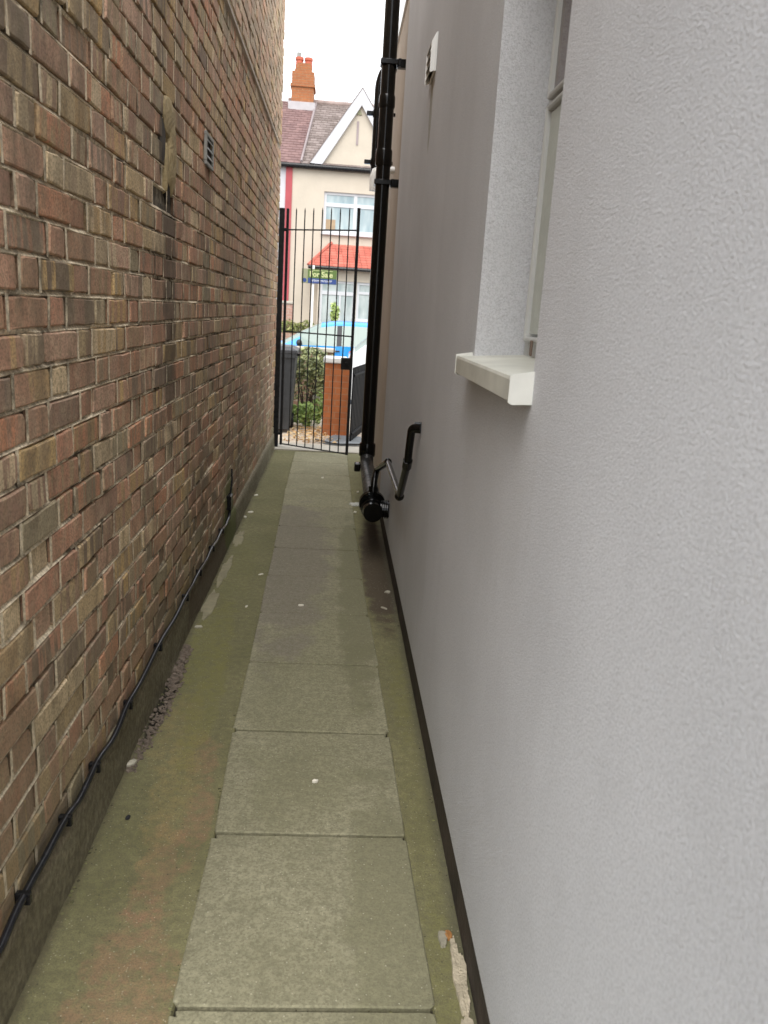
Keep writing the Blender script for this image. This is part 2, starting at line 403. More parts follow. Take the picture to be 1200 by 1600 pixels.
g = MB(); g.add(*grid(-400, 400, -300, 12.2, 8, 6, lambda x, y: -.03)); tag(g.build('ground', M_SOIL), kind='structure')
g = MB(); g.add(*grid(-400, 400, 21, 700, 8, 8, lambda x, y: -.03)); tag(g.build('far_ground', M_SOIL), kind='structure')
from mathutils import noise as MN
LXI = lambda y: float(np.interp(y, JY, LX)); RXI = lambda y: float(np.interp(y, JY, RX))
def fl(x, y):
    if LXI(y)+.006 < x < RXI(y)-.006 and JY[0] < y < JY[-1]: return -.013
    z = .0035*MN.noise(Vector((x*3, y*1.3, 0)))+.0015*MN.noise(Vector((x*14, y*11, 3)))
    # broken edge with loose rubble beside the brick plinth
    d = ((x+.615-.03*(y-3.0)*.3)/.028)**2+((y-3.0)/.38)**2
    if d < 1.6: z -= .014*max(0, 1-d/1.6)
    return z
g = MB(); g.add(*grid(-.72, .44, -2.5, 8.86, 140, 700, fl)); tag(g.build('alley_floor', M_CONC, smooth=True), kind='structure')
# slabs: left x, right x, y of joints (measured down the alley)
sl = MB()
for i in range(len(JY)-1):
    y0, y1 = JY[i]+.006, JY[i+1]-.006; ax0, ax1, bx0, bx1 = LX[i]+random.uniform(-.003,.003), RX[i]+random.uniform(-.004,.004), LX[i+1]+random.uniform(-.003,.003), RX[i+1]+random.uniform(-.004,.004)
    n = 26; tilt = [random.uniform(-.0015, .0015) for _ in range(4)]; c = (random.random(), random.random(), random.random())
    top = []; nn = 14
    zt = lambda u, v: .0045+(tilt[0]*(1-u)*(1-v)+tilt[1]*u*(1-v)+tilt[2]*u*v+tilt[3]*(1-u)*v)
    def P(u, v): return (ax0+(bx0-ax0)*v)*(1-u)+(ax1+(bx1-ax1)*v)*u, y0+(y1-y0)*v
    cr2 = [random.choice((.006, .008, .010, .018, .030)) for _ in range(4)]
    e_ = .022; ks = [e_]+[k/nn for k in range(1, nn)]+[1-e_]
    seq = []
    for q, f_ in enumerate((lambda t: (t, 0), lambda t: (1, t), lambda t: (1-t, 1), lambda t: (0, 1-t))):
        seq.append((*f_(0), cr2[q])); seq += [(*f_(t), 0) for t in ks]
    outer = []; inner = []; base = []
    for (u, v, cut) in seq:
        x, y = P(u, v); dx, dy = (.5-u), (.5-v); L = math.hypot(dx, dy) or 1
        wj = .0016*MN.noise(Vector((x*30, y*30, i)))
        x += dx/L*(cut*.8)+wj; y += dy/L*(cut*.8)+wj
        base.append((x, y, -.02)); outer.append((x, y, zt(u, v)-.003)); inner.append((x+dx/L*.004, y+dy/L*.004, zt(u, v)))
    N = len(seq)
    fs = [(k, (k+1) % N, N+(k+1) % N, N+k) for k in range(N)]+[(N+k, N+(k+1) % N, 2*N+(k+1) % N, 2*N+k) for k in range(N)]+[tuple(range(2*N, 3*N))]
    sl.add(base+outer+inner, fs, c)
tag(sl.build('path', M_SLAB), kind='structure')
M_THRESH = simple('pale_concrete', (.42,.39,.33), .9, .15, 6, .004)
g = MB(); g.box((-.72,8.86,-.03),(.46,9.28,.012)); tag(g.build('doorstep', M_THRESH), kind='structure')
M_YARD = simple('front_yard_paving', (.58,.50,.40), .9, .2, 2.5, .004)
g = MB(); g.add(*grid(-4, 5, 9.28, 11.9, 6, 6, lambda x, y: .004)); tag(g.build('front_yard', M_YARD), kind='structure')
M_PAVE = simple('pavement_concrete', (.33,.32,.30), .9, .12, 3)
M_ROAD = simple('asphalt', (.055,.055,.058), .9, .25, 12, .003)
g = MB(); g.box((-60,12.2,-.3),(60,13.9,-.02)); tag(g.build('pavement', M_PAVE), kind='structure')
g = MB(); g.add(*grid(-60, 60, 13.9, 19.4, 4, 4, lambda x, y: -.14)); tag(g.build('road', M_ROAD), kind='structure')
g = MB(); g.box((-60,19.4,-.3),(60,21.0,-.02)); tag(g.build('far_pavement', M_PAVE), kind='structure')

# ------------------------------------------------------------------ LEFT BRICK WALL
WX = -.66; WY0, WY1, WTOP = 1.0, 8.93, 4.56
def brick_plate(mb, y0, y1, z0, z1, x, nx=1):
    """one brick face with worn arrises; nx=+1 faces +x"""
    ln, ht = y1-y0, z1-z0; c = (random.random(), random.random(), random.random())
    r = random.uniform(.003, .007); pr = random.uniform(-.0030, .0030)+(-.005 if random.random() < .05 else 0); j = .0024
    pts = []
    for (cy, cz, sy, sz) in ((y0, z0, 1, 1), (y1, z0, -1, 1), (y1, z1, -1, -1), (y0, z1, 1, -1)):
        r2 = r*random.uniform(.5, 1.6) if random.random() > .08 else random.uniform(.012, .022)
        a = (cy+sy*r2, cz); b = (cy, cz+sz*r2); m_ = (cy+sy*r2*.3, cz+sz*r2*.3)
        order = [b, m_, a] if (sy, sz) in ((1, 1), (-1, -1)) else [a, m_, b]
        pts += order
        if sz == 1 and sy == 1 or sz == -1 and sy == -1:
            for t in ((.33, .66)):
                yy = y0+ln*t if sz == 1 else y1-ln*t
                pts.append((yy, cz))
    pts = [(p[0]+random.uniform(-j, j), p[1]+random.uniform(-j, j)) for p in pts]
    cy, cz = (y0+y1)/2, (z0+z1)/2; n = len(pts); e = .0035
    back = [(x-.018*nx, p[0], p[1]) for p in pts]
    mid = [(x-.003*nx+pr*nx, p[0], p[1]) for p in pts]
    t1, t2 = random.uniform(-.006, .006), random.uniform(-.012, .012)
    front = []
    for p in pts:
        dy, dz = cy-p[0], cz-p[1]
        front.append((x+(pr+t1*(p[0]-cy)/ln+t2*.2*(p[1]-cz)/ht)*nx, p[0]+math.copysign(min(e, abs(dy)), dy), p[1]+math.copysign(min(e, abs(dz)), dz)))
    fs = [(k, (k+1) % n, n+(k+1) % n, n+k) for k in range(n)]+[(n+k, n+(k+1) % n, 2*n+(k+1) % n, 2*n+k) for k in range(n)]+[tuple(range(2*n, 3*n))]
    mb.add(back+mid+front, fs, c)
wall = empty('brick_wall', (WX, 4.5, 0), 'tall old stock brick side wall of brown, red and ochre bricks along the left of the alley', 'wall')
bk = MB(); bed = MB()
CH, ST, HD, J = .0795, .241, .126, .012
Z0 = .172
ncourse = int((WTOP-Z0)/CH)
HOLE = (3.20, 3.36, 1.90, 2.11)
for k in range(ncourse):
    z0 = Z0+k*CH+.0065; z1 = Z0+(k+1)*CH-.0065
    zmid = (z0+z1)/2
    if 3.03 < zmid < 3.08: continue
    wobz = random.uniform(-.0015, .0015)
    y = WY0 - random.uniform(.0, .02) - (0 if k % 2 == 0 else (ST/2+HD/2)) ; i = 0
    while y < WY1-.02:
        L = ST if i % 2 == 0 else HD
        L += random.uniform(-.006, .006)
        a, b = max(y+J/2, WY0), min(y+L-J/2, WY1)
        if b-a > .035 and not (a < HOLE[1] and b > HOLE[0] and z0 < HOLE[3] and z1 > HOLE[2] and random.random() < .9):
            dz = random.uniform(-.0012, .0012)+wobz
            brick_plate(bk, a+random.uniform(0, .003), b-random.uniform(0, .003), z0+dz, z1+dz, WX)
        yj = y+L
        if WY0+.02 < yj < WY1-.02:
            d1, d2 = random.uniform(-.0018, .0014), random.uniform(-.0018, .0014); w1, w2 = J/2+.0015+random.uniform(-.001, .0015), J/2+.0015+random.uniform(-.001, .0015)
            if random.random() < .12: d1 -= .008; d2 -= .008
            bed.add([(WX+d1, yj-w1, z0-.004), (WX+d1, yj+w1, z0-.004), (WX+d2, yj+w2, z1+.004), (WX+d2, yj-w2, z1+.004)], [(0,1,2,3)])
        y += L; i += 1
    # weather-struck bed joint below this course: top tucked in, bottom edge proud and ragged
    zt, zb = z0+.002, z0-.0125
    n = int((WY1-WY0)/.035); vs = []; fs = []
    for q in range(n+1):
        yy = WY0+(WY1-WY0)*q/n; rr = MN.noise(Vector((yy*9, k*7.3, 0)))*.5+MN.noise(Vector((yy*31, k*3.1, 5)))*.5
        brk = MN.noise(Vector((yy*2.1, k*1.7, 9)))
        pro = -.0025+.0035*rr-(.008 if brk > .16 else 0)
        vs += [(WX-.0145, yy, zt+.003), (WX-.009+.003*rr, yy, zt-.0035), (WX+pro, yy, zb+.003+.003*rr), (WX+pro-.004, yy, zb-.001+.0035*rr), (WX-.012, yy, zb-.002)]
    for q in range(n):
        for s_ in range(4): fs.append((q*5+s_, q*5+s_+1, (q+1)*5+s_+1, (q+1)*5+s_))
    bed.add(vs, fs)
bk.build('brickwork', M_BRICK, wall)
bed.build('bed_joint', M_BED, wall, smooth=True)
mo = MB(); mo.box((WX-.32, WY0+.004, -.1), (WX-.0125, WY1-.004, WTOP)); mo.build('mortar', M_MORT, wall)
cp = MB(); cp.box((WX-.36, WY0-.03, WTOP), (WX+.04, WY1+.03, WTOP+.07), bev=.008); cp.build('coping', M_THRESH, wall)  # added top, out of view; wall cut low to let in sky light
# plinth of grimy cement along the wall foot
def plinth_mat():
    m = MT('cement_plinth', .9, .3)
    n1 = m.noise(3, 6, .65, m.scaled((1, 1, 3))); n2 = m.noise(45, 5, .7)
    c = m.mix(m.ramp(n1, [(.35, 0.), (.65, 1.)]), (.155,.135,.08), (.25,.225,.145))
    c = m.mix(m.smooth(m.math('ADD', m.xyz(2), m.math('MULTIPLY', n2, .05)), .155, .19), c, (.27,.235,.16))
    c = m.mix(m.ramp(n2, [(.42, .5), (.6, 0.)]), c, (.05,.042,.03))
    wob = m.math('MULTIPLY', m.math('SUBTRACT', m.noise(7, 5), .5), 2.6)
    c = m.mix(m.math('MULTIPLY', m.blob(4.6, .08, .9, .2, 1, 2, wob), .6), c, (.075,.05,.035))
    c = m.mix(m.math('MULTIPLY', m.blob(5.2, .15, .3, .2, 1, 2, wob), .7), c, (.10,.12,.03))
    m.base(c); m.bump(n2, .006); m.bump(m.noise(200, 3), .002); return m.mat
pf = MB(); n = 260; vs = []; fs = []
for q in range(n+1):
    yy = WY0+(8.9-WY0)*q/n; a = MN.noise(Vector((yy*1.7, 0, 0)))*.004+MN.noise(Vector((yy*13, 4, 0)))*.002
    b = MN.noise(Vector((yy*6, 9, 0)))*.003
    vs += [(WX-.012, yy, .180+b), (WX+.004+a, yy, .176+b), (WX+.013+a, yy, .166+b), (WX+.016+a*1.3, yy, .10), (WX+.020+a*1.6, yy, .03), (WX+.024+a*2, yy, -.02)]
for q in range(n):
    for s_ in range(5): fs.append((q*6+s_, q*6+s_+1, (q+1)*6+s_+1, (q+1)*6+s_))
pf.add(vs, fs); pf.build('plinth', plinth_mat(), wall, smooth=True)
# pale drip band high on the wall
M_BAND = simple('cement_band', (.50,.43,.36), .9, .2, 5, .004)
bd = MB(); bd.prism([(WX-.01, 3.025), (WX+.016, 3.030), (WX+.017, 3.046), (WX-.004, 3.088), (WX-.01, 3.088)], 1, WY0+.01, 8.36); bd.build('drip_band', M_BAND, wall)
# smeared cement repair with a ragged hole beneath
M_PATCH = simple('ochre_cement', (.34,.265,.145), .95, .22, 14, .006)
def lump(mb, cy, cz, ry, rz, x, th, seed, n=40, rings=7):
    vs = [(x+th, cy, cz)]; fs = []
    for r in range(1, rings+1):
        for k in range(n):
            a = math.tau*k/n; q = 1+.22*MN.noise(Vector((math.cos(a)*1.8, math.sin(a)*1.8, seed)))+.10*MN.noise(Vector((math.cos(a)*6, math.sin(a)*6, seed)))
            t = r/rings
            yy = cy+ry*t*q*math.cos(a); zz = cz+rz*t*q*math.sin(a)
            h = th*math.sqrt(max(0, 1-t*t))*(1+.35*MN.noise(Vector((yy*40, zz*25, seed))))-(.012 if r == rings else 0)
            vs.append((x+h, yy, zz))
    for k in range(n): fs.append((0, 1+k, 1+(k+1) % n))
    for r in range(rings-1):
        for k in range(n): a = 1+r*n; fs.append((a+k, a+n+k, a+n+(k+1) % n, a+(k+1) % n))
    mb.add(vs, fs)
pt = MB(); lump(pt, 3.30, 2.18, .13, .075, WX-.003, .012, 3); lump(pt, 3.355, 2.055, .075, .15, WX-.003, .016, 5); lump(pt, 3.25, 2.00, .02, .09, WX-.002, .012, 8)
pt.build('cement_patch', M_PATCH, wall, smooth=True)
hl = MB(); lump(hl, 3.30, 1.925, .045, .05, WX-.0045, .003, 12); hl.build('hole_dark_plug', simple('void_shade', (.018,.014,.010), .95, .4, 20), wall, smooth=True)  # near-black lump stands in for the shade inside the hole
hl = MB(); lump(hl, 3.20, 2.09, .055, .085, WX-.0035, .005, 15); hl.build('soot_smear', simple('soot_stain', (.055,.046,.036), .95, .4, 20), wall, smooth=True)

# air brick grille on the left wall
ab = empty('air_vent', (WX, 4.22, 2.22), 'small grey metal louvred vent set in the old brick wall', 'vent')
M_GREYM = simple('weathered_grey_metal', (.27,.27,.25), .5, .2, 20, .001)
y0, y1, z0, z1, t = 4.10, 4.32, 2.15, 2.295, .018
fr = MB()
fr.box((WX, y0, z0), (WX+.014, y1, z0+t), bev=.003); fr.box((WX, y0, z1-t), (WX+.014, y1, z1), bev=.003)
fr.box((WX, y0, z0+t), (WX+.014, y0+t, z1-t), bev=.003); fr.box((WX, y1-t, z0+t), (WX+.014, y1, z1-t), bev=.003)
fr.build('frame', M_GREYM, ab)
for q in range(3):
    zz = z0+t+.020+q*.036; lv = MB()
    lv.prism([(WX+.002, zz+.012), (WX+.010, zz-.002), (WX+.012, zz+.001), (WX+.004, zz+.015)], 1, y0+t, y1-t); lv.build('louvre', M_GREYM, ab)
bb = MB(); bb.box((WX+.0008, y0+t, z0+t), (WX+.002, y1-t, z1-t)); bb.build('backing', M_PLINTH, ab)  # dark sheet stands for the shaded interior behind the louvres

# ------------------------------------------------------------------ RIGHT HOUSE (grey roughcast)
RX0 = .37; HTOP = 4.02; HY0, HY1 = -.35, 6.0
WY_A, WY_B, WZ_A, WZ_B = 1.53, 2.22, 1.43, 2.56
hs = empty('rendered_house', (RX0, 3, 0), 'grey roughcast rendered house wall with black painted plinth along the right of the alley', 'house')
rw = MB()
ys = [HY0, WY_A, WY_B, HY1]; zs = [.155, WZ_A, WZ_B, HTOP]
for i in range(3):
    for j in range(3):
        if i == 1 and j == 1: continue
        rw.add([(RX0, ys[i], zs[j]), (RX0, ys[i+1], zs[j]), (RX0, ys[i+1], zs[j+1]), (RX0, ys[i], zs[j+1])], [(0,1,2,3)])
# reveals, underside bead and ends
XR = .515
rw.add([(RX0,WY_B,WZ_A),(XR,WY_B,WZ_A),(XR,WY_B,WZ_B),(RX0,WY_B,WZ_B)], [(0,1,2,3)])
rw.add([(RX0,WY_A,WZ_A),(XR,WY_A,WZ_A),(XR,WY_A,WZ_B),(RX0,WY_A,WZ_B)], [(0,1,2,3)])
rw.add([(RX0,WY_A,WZ_B),(XR,WY_A,WZ_B),(XR,WY_B,WZ_B),(RX0,WY_B,WZ_B)], [(0,1,2,3)])
rw.add([(RX0,WY_A,WZ_A),(XR,WY_A,WZ_A),(XR,WY_B,WZ_A),(RX0,WY_B,WZ_A)], [(0,1,2,3)])
rw.add([(RX0,HY0,.155),(RX0,HY1,.155),(RX0+.03,HY1,.155),(RX0+.03,HY0,.155)], [(0,1,2,3)])
rw.add([(RX0,HY1,.155),(RX0+.03,HY1,.155),(RX0+.03,HY1,HTOP),(RX0,HY1,HTOP)], [(0,1,2,3)])
rw.add([(RX0,HY0,.155),(RX0+3.5,HY0,.155),(RX0+3.5,HY0,HTOP),(RX0,HY0,HTOP)], [(0,1,2,3)])
rw.build('rendered_wall', M_REND, hs, fix=False)
pl = MB(); pl.box((RX0+.012, HY0+.01, -.05), (RX0+.4, HY1+.1, .1545)); pl.build('plinth', M_PLINTH, hs)
co = MB(); co.box((RX0+.2, HY1, .15), (RX0+3.4, HY1+.1, HTOP)); co.box((RX0, HY0-.1, HTOP), (RX0+3.5, HY1+.2, HTOP+.12)); co.build('roof', M_THRESH, hs)  # added flat top, unseen; house kept low so more sky reaches the alley
# front (street side) part of the side wall, beige
bw = MB(); bw.box((.425, 6.1, -.05), (3.8, 8.35, 3.92)); bw.build('beige_wall', M_BEIGE, hs)
bw = MB(); bw.box((.41, 6.1, 3.92), (3.8, 8.4, 4.0)); bw.build('beige_wall_cap', M_WHITE, hs)
# window
wn = MB()
FX = .503; fw = .050
def frame(mb, x0, x1, ya, yb, za, zb, w_, bev=.004):
    mb.box((x0, ya, za), (x1, ya+w_, zb), bev=bev); mb.box((x0, yb-w_, za), (x1, yb, zb), bev=bev)
    mb.box((x0, ya+w_, za), (x1, yb-w_, za+w_), bev=bev); mb.box((x0, ya+w_, zb-w_), (x1, yb-w_, zb), bev=bev)
frame(wn, FX, FX+.07, WY_A+.003, WY_B-.003, WZ_A+.003, WZ_B-.003, fw)
TZ = 2.06
wn.box((FX, WY_A+fw, TZ-.008), (FX+.07, WY_B-fw, TZ+.008), bev=.004)
M_FRAME = simple('shaded_white_upvc', (.42,.42,.40), .4, .06, 6)  # white frame; its shade in the reveal is put into this greyer colour
M_FROST = simple('frosted_glass', (.40,.42,.37), .35, .1, 14, .001)
wf = wn.build('window', M_FRAME, hs)
M_GLASS = MT('window_glass', .04, .9); M_GLASS.base((.13,.10,.09)); M_GLASS = M_GLASS.mat
for (za, zb, gm_) in ((WZ_A+fw, TZ-.008, M_FROST), (TZ+.008, WZ_B-fw, M_GLASS)):
    s_ = MB(); frame(s_, FX-.014, FX+.05, WY_A+fw-.012, WY_B-fw+.012, za-.002, zb+.002, .014); sa = s_.build('sash', M_FRAME, wf)
    p_ = MB(); p_.box((FX-.004, WY_A+fw+.015, za+.02), (FX+.004, WY_B-fw-.015, zb-.02)); p_.build('pane', gm_, wf)
h_ = MB(); h_.box((FX-.019, 2.055, 1.446), (FX-.0145, 2.075, 1.485), bev=.002); h_.build('drain_cap', simple('brown_cap', (.14,.10,.075), .6, .1, 9), wf)
M_CAP = simple('off_white_cap', (.60,.60,.56), .45, .08, 12)
# sill: folded metal with upturned ends
s_ = MB(); SX = .326
s_.prism([(SX, 1.4225), (SX+.0, 1.383), (SX+.006, 1.381), (SX+.008, 1.386), (FX, 1.430), (FX, 1.442), (SX+.002, 1.4285)], 1, 1.523, 2.247)
so = s_.build('sill', M_SILL, hs)
for (a, b) in ((1.5195, 1.523), (2.247, 2.2505)):
    e_ = MB(); e_.prism([(SX-.0015, 1.432), (SX-.0015, 1.380), (SX+.006, 1.376), (RX0, 1.378), (RX0, 1.440)], 1, a, b); e_.build('end_cap', M_CAP, so)
u_ = MB(); u_.prism([(SX+.010, 1.383), (RX0-.001, 1.388), (RX0-.001, 1.408), (SX+.010, 1.404)], 1, 1.53, 2.24); u_.build('sill_underside', simple('sill_underside_shade', (.18,.17,.14), .8, .1, 9), so)  # shade under the sill painted as a darker solid strip

# white plastic cowl vent
cv = empty('cowl_vent', (RX0, 3.97, 2.63), 'white plastic cowl vent high on the grey render wall beside the downpipe', 'vent')
y0, y1, z0, z1 = 3.87, 4.09, 2.56, 2.715; M_WP = simple('white_vent_plastic', (.72,.72,.70), .4, .04, 8)
b_ = MB(); b_.box((RX0-.008, y0, z0), (RX0, y1, z1), bev=.002); b_.build('back_plate', M_WP, cv)
for (a, b) in ((y0, y0+.008), (y1-.008, y1)):
    c_ = MB(); c_.prism([(RX0-.008, z0+.003), (RX0-.024, z0-.004), (RX0-.027, z0), (RX0-.026, z1-.04), (RX0-.008, z1-.002)], 1, a, b); c_.build('cheek', M_WP, cv)
for q in range(4):
    zz = z0+.006+q*.036; l_ = MB()
    l_.prism([(RX0-.010, zz+.026), (RX0-.024, zz+.002), (RX0-.0255, zz+.005), (RX0-.012, zz+.030)], 1, y0+.008, y1-.008); l_.build('louvre', M_WP, cv)
d_ = MB(); d_.box((RX0-.0095, y0+.01, z0+.008), (RX0-.0082, y1-.01, z1-.02)); d_.build('louvre_shade', M_PLINTH, cv)  # solid dark sheet painted for the shade between the louvres

# ------------------------------------------------------------------ DRAINAGE PIPES
sp_ = empty('soil_pipe', (.285, 6.7, 0), 'thick glossy black soil pipe with a round access elbow at its foot', 'pipe')
PX, PY = .287, 6.70
p = MB(); p.tube([(PX, PY, .40), (PX, PY, 4.4)], .055, 28); p.build('pipe', M_BLACK2, sp_, smooth=True)
for (za, zb, r) in ((.36, .47, .068), (2.62, 2.74, .064), (3.03, 3.12, .062), (3.86, 3.97, .064)):
    p = MB(); p.tube([(PX,PY,za),(PX,PY,za+.012),(PX,PY,zb-.012),(PX,PY,zb)], [r-.004, r, r, r-.004], 28); p.build('collar', M_BLACK2, sp_, smooth=True)
for zz in (2.50, 3.34, 3.94):
    p = MB(); p.box((PX-.066, PY-.062, zz-.02), (PX+.066, PY+.062, zz+.02), bev=.006); p.box((PX+.06, PY-.03, zz-.03), (.426, PY+.03, zz+.03), bev=.004)
    p.box((PX+.066, PY-.05, zz-.028), (PX+.09, PY-.02, zz+.028), bev=.003); p.build('bracket', M_BLACK2, sp_)
M_PIPEGREY = gloss_black('worn_black_pipe', .35, (.018,.018,.018))
p = MB(); p.tube(rounded([(PX, PY, .40), (PX, PY-.05, .30), (.272, 5.08, .345)], .10), .055, 24); p.build('lower_pipe', M_PIPEGREY, sp_, smooth=True)
p = MB(); p.box((PX-.105, 6.5, .26), (PX-.055, 6.58, .33), bev=.008); p.build('cleaning_plug', M_BLACK2, sp_)
p = MB(); kn = (.266, 4.97, .330)
p.ball(kn, .074, 22, (1, 1, 1)); p.tube([(kn[0], kn[1]-.02, kn[2]), (kn[0], kn[1]-.10, kn[2]-.005)], [.066, .060], 28)
p.tube([(kn[0], kn[1]+.0, kn[2]+.02), (kn[0], kn[1]+.09, kn[2]+.035)], [.078, .070], 26)
p.build('access_elbow', M_BLACK2, sp_, smooth=True)
for q in range(3):
    p = MB(); yy = kn[1]+.02+.022*q
    p.tube([(kn[0], yy, kn[2]+.02), (kn[0], yy+.01, kn[2]+.022)], [.084, .084], 28); p.build('rim', M_BLACK2, sp_, smooth=True)
p = MB(); p.tube([(kn[0]+.03, kn[1]-.0, kn[2]+.0), (.378, kn[1]-.03, kn[2]+.004)], .050, 24); p.build('branch', M_BLACK2, sp_, smooth=True)
for q in range(4):
    p = MB(); xx = .318+.0135*q; p.tube([(xx, kn[1]-.022, kn[2]+.003), (xx+.0075, kn[1]-.023, kn[2]+.003)], .058, 26); p.build('rib', M_BLACK2, sp_, smooth=True)

wp = empty('waste_pipe', (RX0, 3.4, 1.06), 'thin black waste pipe zigzagging from the grey wall down to the soil pipe', 'pipe')
X1 = .333
seg = [(.372, 3.42, 1.065), (X1, 3.44, 1.062), (X1, 3.50, .97), (X1, 3.53, .89), (X1, 3.83, .675)]
p = MB(); p.tube(rounded(seg, .03), .0175, 16); p.build('upper_run', M_BLACK2, wp, smooth=True)
p = MB(); p.tube([(X1, 3.83, .675), (X1, 4.78, .665)], .0165, 16); p.build('wall_run', gloss_black('scuffed_black_pipe', .12, (.02,.02,.02)), wp, smooth=True)
p = MB(); p.tube(rounded([(X1, 4.78, .665), (.292, 5.16, .545), (.272, 5.06, .49), (.268, 5.02, .37)], .05), .021, 16); p.build('lower_run', M_BLACK2, wp, smooth=True)
for (a, b, r) in (((.371, 3.42, 1.065), (.345, 3.43, 1.064), .024), ((X1, 3.523, .905), (X1, 3.560, .868), .0215), ((.268, 5.02, .46), (.268, 5.01, .38), .031)):
    p = MB(); p.tube([a, b], r, 18); p.build('socket', M_BLACK2, wp, smooth=True)
for q in ((X1, 3.832, .672), (X1, 4.78, .665)):
    p = MB(); p.ball(q, .0235, 14); p.build('elbow', M_BLACK2, wp, smooth=True)

rp = empty('rainwater_pipe', (.34, 8.0, 0), 'slimmer black rainwater pipe with a swan neck top standing behind the thick soil pipe', 'pipe')
p = MB(); p.tube(rounded([(.40, 8.05, 3.66), (.30, 8.0, 3.64), (.262, 8.0, 3.52), (.262, 8.0, 2.72), (.345, 8.0, 2.55), (.345, 8.0, .05)], .07), .036, 18); p.build('pipe', M_BLACK2, rp, smooth=True)
for zz in (3.27, 2.86):
    p = MB(); p.tube([(.262, 8.0, zz-.03), (.262, 8.0, zz+.03)], .042, 18); p.box((.165, 7.98, zz-.018), (.245, 8.02, zz+.018), bev=.004); p.box((.245, 7.985, zz-.015), (.426, 8.015, zz+.015), bev=.004); p.build('bracket', M_BLACK2, rp)
fl_ = MB(); fl_.tube([(.426, 7.6, 2.74), (.29, 7.6, 2.74), (.262, 7.6, 2.72), (.25, 7.6, 2.67), (.248, 7.6, 2.56)], [.03, .03, .036, .038, .036], 18)
fl_ = fl_.build('flue_terminal', M_WHITE, None, smooth=True, loc=(.426, 7.6, 2.68)); tag(fl_, 'white round flue outlet poking out behind the black downpipes', 'flue')

# ------------------------------------------------------------------ CABLE on the left wall
cb = empty('wall_cable', (-.64, 3.2, .2), 'black cable clipped in sagging loops along the foot of the brick wall', 'cable')
cy_ = [(.98,.215),(1.25,.21),(1.46,.2),(1.60,.215),(1.73,.213),(1.89,.213),(2.0,.196),(2.15,.208),(2.35,.186),(2.53,.212),(2.71,.203),(3.0,.216),(3.27,.205),(3.58,.21),(3.77,.203),(3.95,.208),(4.16,.198),(4.38,.208),(4.57,.196),(4.76,.205),(4.93,.19),(5.09,.2),(5.14,.235)]
pts = []
for i in range(len(cy_)-1):
    (a, za), (b, zb) = cy_[i], cy_[i+1]
    for t in (0, .25, .5, .75):
        s2 = t*t*(3-2*t); pts.append((-.642+.004*MN.noise(Vector((a*8+t, 0, 2))), a+(b-a)*t, za+(zb-za)*s2))
pts.append((-.642, cy_[-1][0], cy_[-1][1]))
p = MB(); p.tube(pts, .0098, 10); p.tube([(x-.008, y, z-.010+.004*math.sin(y*17)) for x, y, z in pts], .0050, 8)
p.build('cable', gloss_black('cable_sheath', .12, (.014,.014,.016)), cb, smooth=True)
for (yy, zz) in ((1.60,.213),(1.89,.21),(2.15,.205),(2.53,.208),(3.0,.212),(3.58,.206),(3.95,.205),(4.38,.204),(4.76,.202)):
    p = MB(); p.box((-.661, yy-.008, zz-.020), (-.627, yy+.008, zz+.012), bev=.003); p.build('clip', M_BLACK, cb)
jb = MB(); jb.box((-.662, 5.10, .24), (-.632, 5.19, .335), bev=.006); jb.build('junction_box', M_BLACK, cb)
p = MB(); p.tube(rounded([(-.645, 5.16, .33), (-.643, 5.22, .40), (-.655, 5.30, .47)], .03), .006, 8); p.build('tail_wire', M_BLACK, cb, smooth=True)

# ------------------------------------------------------------------ GATE
GA, GB = Vector((-.580, 9.02, 0)), Vector((.150, 8.56, 0))
gt = empty('metal_gate', (-.64, 9.02, 0), 'tall black iron bar gate slightly ajar at the far end of the alley', 'gate')
def gp(t, z): q = GA.lerp(GB, t); return (q.x, q.y, z)
p = MB(); p.box((-.667, 8.99, 0), (-.612, 9.05, 2.52), bev=.004); p.build('hinge_post', M_IRON, gt)
for t in (0, 1):
    q = gp(t, 0); r = .014 if t == 0 else .015
    p = MB(); p.box((q[0]-r, q[1]-r, .035), (q[0]+r, q[1]+r, 2.52), bev=.003); p.build('stile', M_IRON, gt)
for k in range(1, 8):
    p = MB(); q = gp(k/8, 0); p.tube([(q[0], q[1], .04), (q[0], q[1], 2.50), (q[0], q[1], 2.525)], [.0062, .0062, .002], 8); p.build('bar', M_IRON, gt)
for zz in (.045, 1.27, 2.31):
    p = MB(); p.tube([gp(0, zz), gp(1, zz)], .0075, 4); p.build('rail', M_IRON, gt)
for zz in (.16, 2.31):
    p = MB(); p.tube([(-.615, 9.02, zz), (-.58, 9.02, zz)], .017, 10); p.build('hinge', M_IRON, gt)
q = gp(.97, 0); p = MB(); p.box((q[0]-.085, q[1]-.025, .93), (q[0]+.02, q[1]+.03, 1.05), bev=.006); p.build('lock_case', M_IRON, gt)
p = MB(); p.tube([(q[0]-.03, q[1]-.06, 1.0), (q[0]-.03, q[1]-.02, 1.0)], .012, 10); p.build('lock_knob', M_IRON, gt)
ps = MB(); ps.box((.315, 8.62, 0), (.36, 8.665, 2.52), bev=.004); tag(ps.build('gate_post', M_IRON, None, loc=(.335, 8.64, 0)), 'black square iron slam post behind the foot of the soil pipe', 'post')

